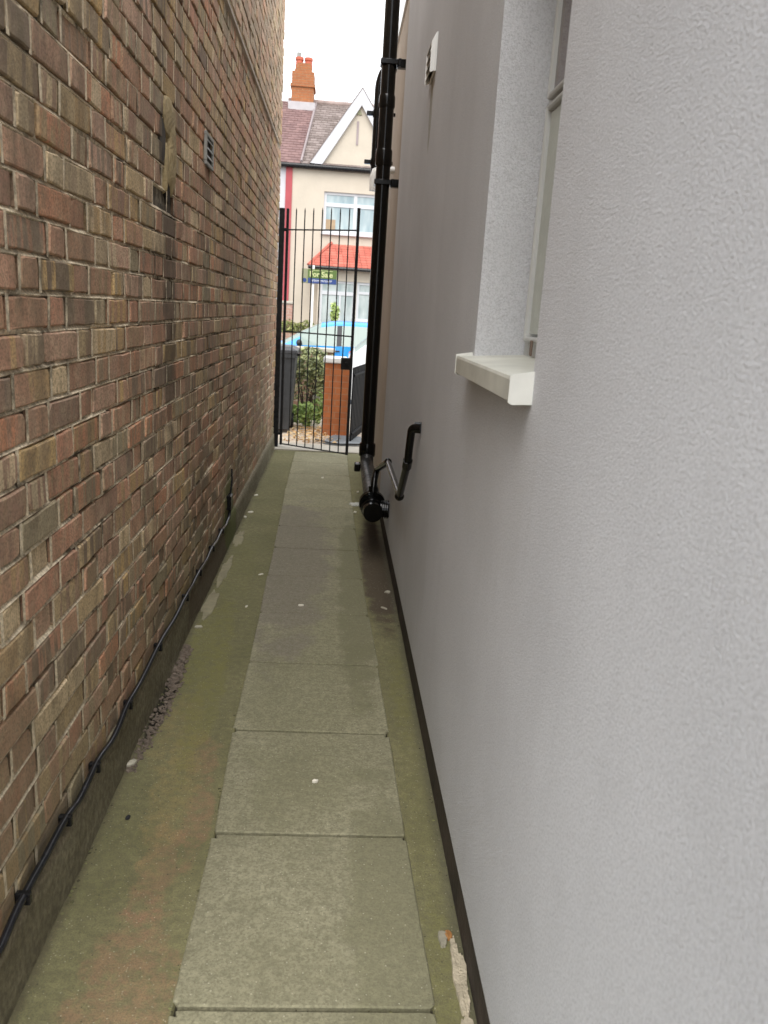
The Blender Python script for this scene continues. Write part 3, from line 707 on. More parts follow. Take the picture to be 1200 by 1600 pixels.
# second black slatted gate leaf standing open beyond
M_MATT = simple('matt_black_paint', (.012,.012,.013), .75, .3, 20, spec=.12)
sg = empty('slatted_gate', (.2, 9.55, 0), 'low black slatted gate leaf standing open beside the orange brick pier', 'gate')
A2, B2 = Vector((.195, 9.52, 0)), Vector((.375, 10.45, 0))
for k in range(9):
    q = A2.lerp(B2, (k+.5)/9); p = MB(); d = (B2-A2).normalized()*.036; nrm = Vector((d.y, -d.x, 0)).normalized()*.009
    p.add([q-d-nrm, q+d-nrm, q+d+nrm, q-d+nrm]+[v+Vector((0,0,.86)) for v in (q-d-nrm, q+d-nrm, q+d+nrm, q-d+nrm)], [(0,1,2,3),(4,5,6,7),(0,1,5,4),(1,2,6,5),(2,3,7,6),(3,0,4,7)])
    p.v = [(x, y, z+.03) for x, y, z in p.v]; p.build('slat', M_MATT, sg)
for zz in (.12, .80):
    p = MB(); p.tube([(A2.x+.012, A2.y, zz), (B2.x+.012, B2.y, zz)], .018, 6); p.build('rail', M_MATT, sg)

# ------------------------------------------------------------------ FRONT GARDEN
M_BIN = simple('bin_plastic', (.045,.047,.05), .5, .15, 14, .001)
bn = empty('wheelie_bin', (-.77, 10.35, 0), 'dark grey wheelie bin standing just beyond the gate against the brick wall', 'bin')
p = MB(); bx, by = -.77, 10.35
def tap(z, wx, wy): return [(bx-wx, by-wy, z), (bx+wx, by-wy, z), (bx+wx, by+wy, z), (bx-wx, by+wy, z)]
vs = tap(.05,.215,.26)+tap(.93,.27,.33)+tap(.93,.285,.345)+tap(.985,.285,.345)
fs = [(0,1,2,3)]+[(4*r+k, 4*r+(k+1) % 4, 4*r+4+(k+1) % 4, 4*r+4+k) for r in range(3) for k in range(4)]+[(12,13,14,15)]
p.add(vs, fs)
for xx in (-.1, 0, .1): p.box((bx+xx-.012, by-.325, .12), (bx+xx+.012, by-.27, .88), bev=.004)
p.build('body', M_BIN, bn)
p = MB(); vs = tap(.987,.292,.35)+tap(1.02,.292,.35)+tap(1.06,.20,.27)
p.add(vs, [(0,1,2,3)]+[(4*r+k, 4*r+(k+1) % 4, 4*r+4+(k+1) % 4, 4*r+4+k) for r in range(2) for k in range(4)]+[(8,9,10,11)]); p.build('lid', simple('bin_lid', (.06,.06,.065), .45, .15, 10), bn)
p = MB(); p.tube([(bx+.30, by-.30, .97), (bx+.30, by+.30, .97)], .018, 8); p.build('handle', M_BLACK, bn)
for s_ in (-1, 1):
    p = MB(); p.tube([(bx+s_*.20, by+.26, .10), (bx+s_*.245, by+.26, .10)], .10, 20); p.build('wheel', M_BLACK, bn)
pr_ = empty('brick_pier', (.02, 10.2, 0), 'orange red brick gate pier with a white coping stone', 'pier')
M_OB = tex_brick('orange_brick', (.50,.165,.06), (.43,.14,.055), (.42,.21,.11), .15)
p = MB(); p.box((-.135, 10.05, 0), (.165, 10.37, .895), bev=.003); p.build('brickwork', M_OB, pr_)
p = MB(); p.box((-.16, 10.02, .895), (.13, 10.40, .965), bev=.012); p.build('coping_stone', M_WHITE, pr_)
gw = empty('garden_wall', (-1.5, 11.9, 0), 'low brown brick front garden wall with pale coping half hidden by the shrub', 'wall')
p = MB(); p.box((-3.6, 11.8, -.03), (-.05, 12.02, .93)); p.build('brickwork', tex_brick('brown_brick', (.22,.13,.085), (.17,.11,.08), (.28,.24,.18)), gw)
p = MB(); p.box((-3.62, 11.77, .93), (-.03, 12.05, .985), bev=.008); p.build('coping', M_THRESH, gw)
M_LEAFD = None
def leaf_mat(name, a, b, rough=.5):
    m = MT(name, rough, .4); at = m.attr(); sp = m.N('ShaderNodeSeparateColor'); m.L(at.outputs['Color'], sp.inputs[0])
    m.base(m.ramp(sp.outputs[0], [(0, a), (.6, tuple((p_+q_)/2 for p_, q_ in zip(a, b))), (1, b)])); m.b.inputs['Subsurface Weight'].default_value = 0
    return m.mat
def leaves(mb, c0, rad, n, size, flat=.0):
    for _ in range(n):
        while True:
            d = Vector((random.uniform(-1,1), random.uniform(-1,1), random.uniform(-1,1)))
            if .25 < d.length < 1 and MN.noise(d*2.6+Vector(c0)*3) > -.25: break
        q = Vector((c0[0]+d.x*rad[0], c0[1]+d.y*rad[1], c0[2]+d.z*rad[2]))
        a = Vector((random.gauss(0,1), random.gauss(0,1), random.gauss(0,.6))).normalized(); b = a.cross(Vector((random.gauss(0,1), random.gauss(0,1), random.gauss(0,1)))).normalized()
        s = size*random.uniform(.6, 1.3); nn = a.cross(b)*s*.18; c = (random.random(),)*3
        mb.add([q-a*s, q-b*s*.42+nn, q+a*s, q+b*s*.42+nn], [(0,1,2),(0,2,3)], c)
sh = empty('shrub', (-.42, 11.1, 0), 'dark dense shrub with small olive leaves behind the gate', 'shrub')
p = MB(); leaves(p, (-.38, 11.15, .80), (.42,.45,.22), 1500, .036); leaves(p, (-.5, 11.2, .50), (.35,.4,.2), 500, .028); leaves(p, (-.2, 11.0, .62), (.2,.3,.2), 300, .04)
p.build('foliage', leaf_mat('olive_leaves', (.025,.045,.018), (.42,.45,.20)), sh, fix=False)
p = MB()
for k in range(9):
    a = random.uniform(0, math.tau); p.tube([(-.4, 11.12, 0), (-.4+.12*math.cos(a), 11.12+.1*math.sin(a), .35), (-.4+.3*math.cos(a), 11.12+.3*math.sin(a), .75)], [.014, .010, .004], 6)
p.build('stems', simple('dark_bark', (.05,.035,.025), .9, .3, 20), sh)
sh2 = empty('low_plant', (-.32, 10.75, 0), 'bright green leafy low plant at the foot of the dark shrub', 'plant')
p = MB(); leaves(p, (-.36, 10.75, .18), (.24,.25,.16), 520, .040); leaves(p, (-.17, 10.8, .33), (.10,.15,.16), 160, .034)
p.build('foliage', leaf_mat('fresh_leaves', (.10,.18,.04), (.42,.55,.18)), sh2, fix=False)
st_ = MB(); st_.ball((-.25, 10.95, .37), .055, 10, (1, 1, .8), jit=.12); tag(st_.build('rockery_stone', M_THRESH, None, loc=(-.25, 10.95, .33)), 'pale rounded stone perched between the shrub and the low green plant', 'stone')
dl = MB()
for _ in range(420):
    x = random.gauss(-.3, .2); y = random.uniform(9.35, 10.7); z = .008+random.uniform(0, .03)
    if x < -.6 or x > .1: continue
    a = random.uniform(0, math.tau); s = random.uniform(.012, .034); c = (random.random(),)*3
    dl.add([(x+s*math.cos(a), y+s*math.sin(a), z), (x-s*.5*math.sin(a), y+s*.5*math.cos(a), z+random.uniform(0,.02)), (x-s*math.cos(a), y-s*math.sin(a), z), (x+s*.5*math.sin(a), y-s*.5*math.cos(a), z+random.uniform(0,.02))], [(0,1,2),(0,2,3)], c)
tag(dl.build('dead_leaves', leaf_mat('dry_leaves', (.55,.30,.10), (.75,.60,.36), .8), fix=False), 'drift of dry orange and tan leaves on the ground beyond the gate', 'leaves', kind='stuff')
mc = MB(); mc.prism([(-.12, 9.42), (.06, 9.27), (.34, 9.36), (.34, 9.95), (.0, 9.98)], 2, .004, .03); tag(mc.build('grey_slab', simple('slate_grey', (.20,.215,.225), .7, .15, 8), None, loc=(.1, 9.6, .004)), 'flat blue grey slab lying in front of the brick pier', 'slab')
hb = MB(); hb.tube([(-.22, 9.62, .02), (-.12, 9.42, .035), (.0, 9.29, .035), (.08, 9.26, .035), (.34, 9.33, .035)], .007, 8); tag(hb.build('ground_cable', M_BLACK, None, loc=(0, 9.4, .03), smooth=True), 'thin black cable lying across the yard at the edge of the grey slab', 'cable')

# ------------------------------------------------------------------ CARS
M_TYRE = simple('tyre', (.02,.02,.02), .85, .2, 20); M_RIM = simple('alloy', (.45,.45,.46), .3, .1, 9, metallic=.8)
M_CGLASS = MT('car_glass', .12, .35); M_CGLASS.base((.20,.25,.225)); M_CGLASS = M_CGLASS.mat
M_LAMP = simple('lamp_glass', (.5,.5,.5), .1, .1, 8, spec=.8); M_RED = simple('red_lamp', (.35,.02,.02), .2, .1, 8)
M_TRIM = simple('black_trim', (.02,.02,.022), .6, .1, 12)
def car_paint(name, col):
    m = MT(name, .25, .5); m.base(m.mix(m.ramp(m.noise(2, 3), [(.3, 0.), (.7, .12)]), col, tuple(q*.8 for q in col))); m.b.inputs['Coat Weight'].default_value = .8; m.b.inputs['Coat Roughness'].default_value = .05
    return m.mat
ST_ = [ # x, top z, belt z, roof half width, body half width
 (2.06,.58,.58,.55,.62),(2.02,.70,.66,.62,.74),(1.85,.80,.74,.68,.82),(1.45,.89,.82,.70,.855),(1.0,.96,.90,.70,.86),
 (.62,1.18,.93,.62,.86),(.20,1.385,.94,.57,.86),(-.13,1.435,.945,.565,.86),(-.23,1.44,.95,.565,.86),(-.75,1.44,.965,.56,.86),(-1.15,1.41,.98,.555,.86),(-1.27,1.395,.985,.55,.86),(-1.62,1.30,1.00,.54,.84),
 (-1.92,1.03,.98,.58,.80),(-2.02,.90,.86,.66,.76),(-2.06,.60,.58,.62,.70)]
def make_car(loc, paint, facing, label):
    root = empty('parked_car', (0, 0, 0), label, 'car', 'cars parked in the street')
    secs = []
    for (x, zt, zb, rw_, bwid) in ST_:
        pts = [(bwid*.90, .20), (bwid, .34), (bwid*1.01, .55 if zb > .6 else zb*.8), (bwid*.975, zb), (rw_+.03, max(zb, zt-.085)), (rw_-.08, zt-.008), (0, zt+.012)]
        full = [(y, z) for y, z in pts]+[(-y, z) for y, z in pts[-2::-1]]
        secs.append([(x*facing, y, z) for y, z in full])
    body = MB(); n = len(secs[0]); nb = 0
    allv = [v for s in secs for v in s]; bf = []; sw = []; ws = []; rwn = []; tr = []
    for i in range(len(secs)-1):
        for k in range(n-1):
            f = (i*n+k, i*n+k+1, (i+1)*n+k+1, (i+1)*n+k)
            side = k in (3, n-5); topf = 4 <= k <= n-6
            if side and i in (7, 10): tr.append(f)
            elif side and i in (5, 6, 8, 9, 11): sw.append((i, k, f))
            elif topf and i in (4, 5): ws.append(f)
            elif topf and i == 12: rwn.append(f)
            else: bf.append(f)
    bf += [tuple(range(n)), tuple((len(secs)-1)*n+k for k in range(n))]
    body.add(allv, bf); body.build('body', paint, root, smooth=True, fix=True)
    for grp, nm, mt_ in ((ws, 'windscreen', M_CGLASS), (rwn, 'rear_window', M_CGLASS), (tr[:1], 'door_pillar', M_TRIM), (tr[1:2], 'door_pillar', M_TRIM), (tr[2:3], 'door_pillar', M_TRIM), (tr[3:], 'door_pillar', M_TRIM)):
        g_ = MB(); g_.add(allv, grp); used = sorted({q for f in grp for q in f}); mp = {q: i for i, q in enumerate(used)}
        g_ = MB(); g_.add([allv[q] for q in used], [tuple(mp[q] for q in f) for f in grp]); g_.build(nm, mt_, root, smooth=True)
    for ks in (3, n-5):
        for grp in ((5, 6), (8, 9), (11,)):
            ff = [f for (i, k, f) in sw if k == ks and i in grp]; used = sorted({q for f in ff for q in f}); mp = {q: i for i, q in enumerate(used)}
            g_ = MB(); g_.add([allv[q] for q in used], [tuple(mp[q] for q in f) for f in ff]); g_.build('side_window', M_CGLASS, root)
    for sx in (1.28, -1.30):
        for sy in (-1, 1):
            wl = MB(); wl.tube([(sx*facing, sy*.70, .31), (sx*facing, sy*.875, .31)], .31, 28); w_ = wl.build('wheel', M_TYRE, root, smooth=True)
            rm = MB(); rm.tube([(sx*facing, sy*.872, .31), (sx*facing, sy*.884, .31)], .20, 20); rm.build('rim', M_RIM, w_, smooth=True)
    for sy in (-1, 1):
        mr = MB(); mr.ball((.62*facing, sy*.96, .98), .10, 10, (.6, 1, .7)); mr.box((.58*facing-.02, min(sy*.86, sy*.93), .94), (.58*facing+.02, max(sy*.86, sy*.93), .97)); mr.build('mirror', M_TRIM, root, smooth=True)
        hl_ = MB(); hl_.ball((1.93*facing, sy*.62, .68), .13, 10, (.7, 1, .55)); hl_.build('headlight', M_LAMP, root, smooth=True)
        tl = MB(); tl.ball((-1.97*facing, sy*.68, .82), .11, 10, (.5, .8, 1.2)); tl.build('tail_light', M_RED, root, smooth=True)
        dh = MB(); dh.box((-.12*facing-.08, sy*.87-.01, .84), (-.12*facing+.08, sy*.87+.01, .865), bev=.004); dh.build('door_handle', M_TRIM, root)
    root.location = loc; return root
make_car((-.15, 17.66, -.14), car_paint('bright_blue_paint', (.01,.25,.62)), -1, 'bright blue hatchback parked on the far side of the street')
make_car((2.22, 14.6, -.14), car_paint('white_paint', (.75,.76,.77)), 1, 'white car parked at the near kerb mostly hidden by the black pipe')

# ------------------------------------------------------------------ HOUSE ACROSS THE STREET
HYF = 24.0
M_CREAM = simple('cream_render', (.50,.445,.365), .9, .05, 2, .004); M_WREND = simple('white_render', (.52,.52,.54), .9, .04, 2)
M_REDP = simple('red_painted_strip', (.36,.07,.08), .7, .1, 3); M_REDT = None
def tile_mat(name, a, b, lines=(.3, .28, .27)):
    m = MT(name, .8, .3); at = m.attr(); sp = m.N('ShaderNodeSeparateColor'); m.L(at.outputs['Color'], sp.inputs[0])
    c = m.mix(sp.outputs[0], a, b); c = m.mix(m.ramp(m.noise(3, 5), [(.4, .3), (.65, 0.)]), c, tuple(q*.55 for q in a)); m.base(c); m.bump(m.noise(40, 4), .004); return m.mat
M_TILEB = tile_mat('brown_roof_tile', (.15,.118,.105), (.25,.205,.19)); M_TILEP = tile_mat('plum_roof_tile', (.155,.092,.088), (.22,.135,.125)); M_TILER = tile_mat('red_roof_tile', (.40,.105,.075), (.47,.145,.105))
def tiled(mb, xa0, xb0, xa1, xb1, y0, z0, y1, z1, rows, tw=.17, lift=.028):
    """stepped tile courses from eaves (0) to ridge (1); x limits interpolate"""
    for r in range(rows):
        t0, t1 = r/rows, (r+1.15)/rows
        ya, yb = y0+(y1-y0)*t0, y0+(y1-y0)*min(t1, 1); za, zb = z0+(z1-z0)*t0, z0+(z1-z0)*min(t1, 1)
        L, R = xa0+(xa1-xa0)*t0, xb0+(xb1-xb0)*t0
        n = max(1, int(round((R-L)/tw))); o = (r % 2)*.5*tw
        x = L-o
        while x < R-.01:
            a, b = max(x+.004, L), min(x+tw-.004, R)
            if b > a+.01:
                h = lift+random.uniform(-.006, .006); c = (random.random(),)*3
                mb.add([(a, ya, za+h), (b, ya, za+h), (b, yb, zb+.006), (a, yb, zb+.006), (a, ya, za-.01), (b, ya, za-.01)], [(0,1,2,3),(4,5,1,0)], c)
            x += tw
hx = empty('terraced_house', (0, HYF, 0), 'cream terraced house across the street with white gable, red porch roof and brick chimney', 'house')
# wall with openings
def wall_with_holes(mb, x0, x1, z0, z1, y, holes, depth=.14):
    xs = sorted({x0, x1, *[h[0] for h in holes], *[h[1] for h in holes]}); zs_ = sorted({z0, z1, *[h[2] for h in holes], *[h[3] for h in holes]})
    for i in range(len(xs)-1):
        for j in range(len(zs_)-1):
            cx, cz = (xs[i]+xs[i+1])/2, (zs_[j]+zs_[j+1])/2
            if any(h[0] < cx < h[1] and h[2] < cz < h[3] for h in holes): continue
            mb.add([(xs[i], y, zs_[j]), (xs[i+1], y, zs_[j]), (xs[i+1], y, zs_[j+1]), (xs[i], y, zs_[j+1])], [(0,1,2,3)])
    for (a, b, c, d) in holes:
        mb.add([(a,y,c),(a,y+depth,c),(a,y+depth,d),(a,y,d)], [(0,1,2,3)]); mb.add([(b,y,c),(b,y+depth,c),(b,y+depth,d),(b,y,d)], [(0,1,2,3)])
        mb.add([(a,y,d),(b,y,d),(b,y+depth,d),(a,y+depth,d)], [(0,1,2,3)]); mb.add([(a,y,c),(b,y,c),(b,y+depth,c),(a,y+depth,c)], [(0,1,2,3)])
UW = (-.56, 2.0, 3.62, 4.68)
p = MB(); wall_with_holes(p, -1.45, 4.2, -.03, 5.28, HYF, [UW]); p.add([(4.2,HYF,-.03),(4.2,HYF+8,-.03),(4.2,HYF+8,5.28),(4.2,HYF,5.28)], [(0,1,2,3)]); p.build('wall', M_CREAM, hx, fix=False)
p = MB(); p.box((-1.63, HYF-.03, 1.66), (-1.45, HYF+.05, 5.25)); p.build('red_pilaster', M_REDP, hx)
p = MB(); p.tube([(-1.9, HYF-.10, 5.28), (4.2, HYF-.10, 5.28)], .065, 10); p.build('gutter', M_BLACK, hx, smooth=True)
p = MB(); p.box((-1.45, HYF-.05, 5.22), (4.2, HYF, 5.36)); p.build('fascia', M_TRIM, hx)
ROOF_T = 7.78; RY = 28.0
p = MB(); tiled(p, -1.22, 4.3, -1.02, 4.3, HYF-.12, 5.33, RY, ROOF_T, 26, .19); p.add([(-1.45,HYF,5.30),(4.3,HYF,5.30),(4.3,RY,ROOF_T-.03),(-1.1,RY,ROOF_T-.03)], [(0,1,2,3)]); p.build('roof', M_TILEB, hx, fix=False)
p = MB(); p.tube([(-1.9, RY, ROOF_T+.02), (4.3, RY, ROOF_T+.02)], .09, 10); p.build('ridge_tiles', simple('ridge_clay', (.28,.22,.20), .85, .2, 5), hx, smooth=True)
p = MB(); p.tube([(-1.22, HYF-.1, 5.40), (-1.02, RY, ROOF_T+.04)], .035, 6); p.build('verge_strip', simple('pale_verge', (.25,.21,.21), .85, .15, 6), hx)
M_UPVC = simple('far_white_upvc', (.55,.56,.58), .4, .04, 5)
M_FARW = simple('painted_white_timber', (.52,.52,.54), .5, .06, 5)
# gable
GX, GZ, GH = .355, 7.33, 1.30
gb = MB(); gb.prism([(GX-GH+.12, 5.36), (GX+GH-.12, 5.36), (GX, GZ-.2)], 1, HYF-.02, HYF+.06); go = gb.build('gable', M_CREAM, hx)
for s_ in (-1, 1):
    b_ = MB(); x0, x1 = GX+s_*(GH+.06), GX
    b_.prism([(x0, 5.33), (x0-s_*.34, 5.33), (x1, GZ-.42), (x1, GZ)], 1, HYF-.12, HYF-.02-(.002 if s_ > 0 else 0)); b_.build('bargeboard', M_FARW, go)
gr_ = MB()
for s_ in (-1, 1):
    gr_.add([(GX, HYF-.13, GZ+.03), (GX, HYF+4, GZ+.03), (GX+s_*(GH+.10), HYF+4, 5.33), (GX+s_*(GH+.10), HYF-.13, 5.33), (GX, HYF-.13, GZ), (GX, HYF+4, GZ), (GX+s_*(GH+.08), HYF+4, 5.30), (GX+s_*(GH+.08), HYF-.13, 5.30)], [(0,1,2,3),(4,5,6,7),(0,3,7,4)])
gr_.build('gable_roof', M_TILEB, go, fix=False)
b_ = MB(); b_.box((GX-.11, HYF-.035, 5.92), (GX-.05, HYF-.021, 6.52)); b_.build('slit_vent', simple('slit_grey', (.30,.25,.25), .8, .1, 5), go)
b_ = MB(); b_.prism([(GX-.14, 6.68), (GX+.02, 6.68), (GX-.06, 6.86)], 1, HYF-.045, HYF-.021); b_.build('peak_vent', simple('slit_olive', (.25,.25,.16), .8, .1, 5), go)
# chimney
ch = MB(); ch.box((-1.78, RY-.45, 7.2), (-1.10, RY+.35, 8.55)); ch.box((-1.82, RY-.49, 8.12), (-1.06, RY+.39, 8.20)); ch.prism([(-1.72, 8.55), (-1.16, 8.55), (-1.22, 8.80), (-1.62, 8.80)], 1, RY-.4, RY+.3)
co_ = ch.build('chimney', tex_brick('chimney_brick', (.38,.145,.06), (.33,.125,.055), (.34,.22,.13)), hx)
for (x, h_) in ((-1.58, .30), (-1.30, .30)):
    b_ = MB(); b_.tube([(x, RY-.1, 8.70), (x, RY-.1, 8.92), (x, RY-.1, 8.94), (x, RY-.1, 9.02)], [.125, .11, .13, .125], 16); b_.build('chimney_pot', simple('terracotta', (.42,.11,.065), .8, .12, 6), co_, smooth=True)
b_ = MB(); b_.tube([(-1.60, RY-.15, 9.02), (-1.60, RY-.15, 9.14)], .07, 10); b_.build('cowl', M_GREYM, co_)
b_ = MB(); b_.box((-1.86, RY-.62, 7.42), (-1.04, RY-.44, 7.66)); b_.build('lead_flashing', simple('pale_lead', (.42,.40,.41), .6, .08, 6), co_)
# upper window
wu = MB(); a, b, c, d = UW
def wframe(mb, a, b, c, d, y, t=.07, th=.06):
    mb.box((a, y, c), (a+t, y+th, d)); mb.box((b-t, y, c), (b, y+th, d)); mb.box((a+t, y, c), (b-t, y+th, c+t)); mb.box((a+t, y, d-t), (b-t, y+th, d))
wframe(wu, a, b, c, d, HYF+.05)
wu.box((a+.07, HYF+.05, 4.30), (b-.07, HYF+.11, 4.40)); wu.box((.27, HYF+.048, 3.69), (.36, HYF+.112, 4.61)); wu.box((1.12, HYF+.048, 3.69), (1.21, HYF+.112, 4.61))
wo = wu.build('upper_window', M_UPVC, hx)
def far_glass(name, a, b, k=1.5):
    m = MT(name, .08, .6); m.base(m.mix(m.ramp(m.noise(k, 3, .5, m.scaled((3, 1, .8))), [(.35, 0.), (.65, 1.)]), a, b)); return m.mat
M_FG = far_glass('net_curtain_glass', (.22,.30,.33), (.38,.45,.46)); M_FG2 = far_glass('bay_glass', (.30,.36,.36), (.46,.51,.50), 2.5)
for (xa, xb) in ((a+.07, .27), (.36, 1.12), (1.21, b-.07)):
    for (za, zb) in ((3.69, 4.30), (4.40, 4.61)):
        q_ = MB(); q_.box((xa, HYF+.07, za), (xb, HYF+.085, zb)); q_.build('pane', M_FG, wo)
q_ = MB(); q_.box((-.49, HYF+.062, 3.70), (-.22, HYF+.068, 3.96)); q_.build('cardboard_sheet', simple('cardboard', (.34,.25,.16), .9, .1, 8), wo)
q_ = MB(); q_.box((a-.05, HYF-.08, 3.54), (b+.05, HYF+.04, 3.62), bev=.01); q_.build('window_sill', M_UPVC, wo)
# bay with red tiled roof
BY = 23.35
bay = MB()
wall_with_holes(bay, -.62, 3.3, -.03, 2.60, BY, [(-.55, .42, .35, 2.30), (.46, 3.2, 1.25, 2.30)], .1)
bay.add([(-.62,BY,-.03),(-.62,HYF,-.03),(-.62,HYF,2.6),(-.62,BY,2.6)], [(0,1,2,3)])
bo = bay.build('bay', M_CREAM, hx, fix=False)
r_ = MB(); tiled(r_, -.88, 3.5, -.30, 3.5, BY-.22, 2.66, HYF-.01, 3.30, 9, .16, .022)
r_.add([(-.90, BY-.20, 2.64), (-.30, HYF-.01, 3.29), (-.90, HYF-.01, 2.64)], [(0,1,2)]); r_.build('porch_roof', M_TILER, bo, fix=False)
r_ = MB(); r_.tube([(-.90, BY-.24, 2.62), (3.5, BY-.24, 2.62)], .045, 8); r_.build('porch_gutter', M_BLACK, bo, smooth=True)
r_ = MB(); r_.tube([(-.90, BY-.2, 2.67), (-.30, HYF-.02, 3.34)], .04, 6); r_.build('hip_tiles', M_TILER, bo)
dr = MB(); wframe(dr, -.55, .42, .35, 2.30, BY+.04, .06); dr.box((-.49, BY+.038, 1.92), (.36, BY+.10, 2.02)); dr.box((-.02, BY+.039, .41), (.03, BY+.099, 1.92)); do = dr.build('glazed_porch_door', M_UPVC, bo)
for (xa, xb, za, zb) in ((-.49, -.02, .41, 1.92), (.03, .36, .41, 1.92), (-.49, .36, 2.02, 2.24)):
    q_ = MB(); q_.box((xa, BY+.06, za), (xb, BY+.07, zb)); q_.build('pane', M_FG2, do)
bwn = MB(); wframe(bwn, .46, 3.2, 1.25, 2.30, BY+.04, .07); bwn.box((.53, BY+.038, 1.98), (3.13, BY+.10, 2.05)); bwn.box((1.3, BY+.037, 1.32), (1.38, BY+.101, 2.23)); bw_ = bwn.build('bay_window', M_UPVC, bo)
for (xa, xb) in ((.53, 1.3), (1.38, 3.13)):
    for (za, zb) in ((1.32, 1.98), (2.05, 2.23)):
        q_ = MB(); q_.box((xa, BY+.06, za), (xb, BY+.07, zb)); q_.build('pane', M_FG2, bw_)
q_ = MB(); q_.box((.42, BY-.012, -.03), (3.3, BY-.003, 1.14)); q_.build('brick_apron', tex_brick('apron_brick', (.50,.30,.20), (.42,.24,.16), (.5,.42,.34)), bo)
q_ = MB(); q_.box((.40, BY-.07, 1.16), (3.32, BY, 1.24), bev=.01); q_.build('apron_sill', simple('stone_sill', (.30,.26,.22), .8, .1, 6), bo)

nb = empty('neighbour_house', (-4, HYF, 0), 'white rendered house with plum tiled roof left of the cream terraced house', 'house')
p = MB(); p.box((-7.5, HYF+.01, -.03), (-1.632, HYF+.4, 5.28)); p.build('wall', M_WREND, nb)
p = MB(); tiled(p, -7.5, -1.23, -7.5, -1.04, HYF-.12, 5.325, RY, ROOF_T-.005, 26, .19); p.add([(-7.5,HYF,5.29),(-1.3,HYF,5.29),(-1.1,RY,ROOF_T-.04),(-7.5,RY,ROOF_T-.04)], [(0,1,2,3)]); p.build('roof', M_TILEP, nb, fix=False)
p = MB(); p.tube([(-7.5, HYF-.10, 5.285), (-1.9, HYF-.10, 5.285)], .065, 10); p.build('gutter', M_BLACK, nb, smooth=True)
p = MB(); p.box((-4.2, HYF-.05, 3.5), (-2.6, HYF+.01, 4.7)); wq = p.build('window', M_WHITE, nb)
p = MB(); p.box((-4.1, HYF-.055, 3.6), (-2.7, HYF-.051, 4.6)); p.build('pane', M_FG, wq)
# boundary wall between the two front gardens, hedge, sign
fw_ = empty('dividing_wall', (-1.5, 22.2, 0), 'pinkish brick dividing wall with grey coping in front of the red pilaster', 'wall')
p = MB(); p.box((-1.95, 21.9, -.03), (-1.22, 22.12, 1.60)); p.build('brickwork', tex_brick('pink_brick', (.46,.27,.21), (.38,.23,.19), (.5,.42,.36)), fw_)
p = MB(); p.box((-1.98, 21.87, 1.60), (-1.19, 22.15, 1.67), bev=.01); p.build('coping', M_THRESH, fw_)
hg = empty('hedge', (-.9, 21.3, 0), 'low yellow green hedge in front of the house across the street', 'hedge')
p = MB()
for k in range(7): leaves(p, (-1.45+k*.16, 21.45, .98+.05*math.sin(k*2)), (.17,.22,.20), 260, .045)
p.build('foliage', leaf_mat('hedge_leaves', (.10,.13,.03), (.36,.36,.13)), hg, fix=False)
p = MB(); p.box((-1.6, 21.25, -.03), (-.55, 21.45, .88)); p.build('brick_base', tex_brick('hedge_wall_brick', (.36,.22,.16), (.30,.18,.13), (.42,.36,.3)), hg)
fn = empty('door_plant', (-.05, 22.6, 0), 'tall light green potted plant in front of the glazed porch door', 'plant')
p = MB(); leaves(p, (-.12, 22.6, 1.45), (.12,.12,.28), 260, .06); p.build('foliage', leaf_mat('lime_leaves', (.22,.32,.08), (.55,.65,.25)), fn, fix=False)
p = MB(); p.tube([(-.12, 22.6, 0), (-.12, 22.6, .3), (-.12, 22.6, .32)], [.13, .17, .18], 14); p.tube([(-.12, 22.6, .3), (-.12, 22.6, 1.4)], .02, 6); p.build('pot', simple('clay_pot', (.4,.2,.12), .8, .1, 6), fn)

# estate agent board
SY = 20.9
sgn = empty('for_sale_sign', (-.62, SY, 0), 'green and blue for sale board on a thin post in front of the cream house', 'sign')
M_SG = simple('sign_green', (.075,.12,.025), .5, .05, 6); M_SB = simple('sign_blue', (.02,.045,.16), .5, .05, 6); M_SY = simple('sign_yellow', (.48,.50,.24), .5, .03, 6); M_SO = simple('sign_olive', (.22,.22,.13), .5, .05, 6)
SXA, SXB = -.96, -.10
def sbox(mb, x0, x1, z0, z1, y0, y1): mb.box((x0, y0, z0), (x1, y1, z1))
p = MB(); sbox(p, SXA, SXB, 2.12, 2.46, SY, SY+.02); brd = p.build('board', M_SG, sgn)
p = MB(); sbox(p, SXA+.16, SXB-.004, 2.125, 2.245, SY-.004, SY); p.build('blue_band', M_SB, brd)
p = MB(); sbox(p, SXA+.004, SXA+.15, 2.125, 2.455, SY-.004, SY); p.build('logo_panel', M_SO, brd)
p = MB(); p.tube([(SXA+.075, SY-.008, 2.19), (SXA+.075, SY-.004, 2.19)], .05, 18); p.build('logo_disc', M_SB, brd)
p = MB(); sbox(p, SXA+.22, SXB-.10, 2.425, 2.435, SY-.003, SY); p.build('top_line', M_SY, brd)
def text(body, size, x, z, y, mat, name, parent, bold=0):
    cu = bpy.data.curves.new(name, 'FONT'); cu.body = body; cu.size = size; cu.align_x = 'LEFT'; cu.extrude = .001; cu.offset = bold
    to = bpy.data.objects.new(name, cu); C.objects.link(to); bpy.context.view_layer.update()
    me = bpy.data.meshes.new_from_object(to.evaluated_get(bpy.context.evaluated_depsgraph_get()))
    bpy.data.objects.remove(to); me.materials.clear(); me.materials.append(mat)
    pw = world_loc(parent)
    for v in me.vertices: v.co = Vector((v.co.x+x, y-v.co.z, v.co.y+z))-pw
    o = bpy.data.objects.new(name, me); C.objects.link(o); o.parent = parent; return o
text('For Sale', .175, SXA+.19, 2.285, SY-.006, M_SY, 'lettering', brd, .004)
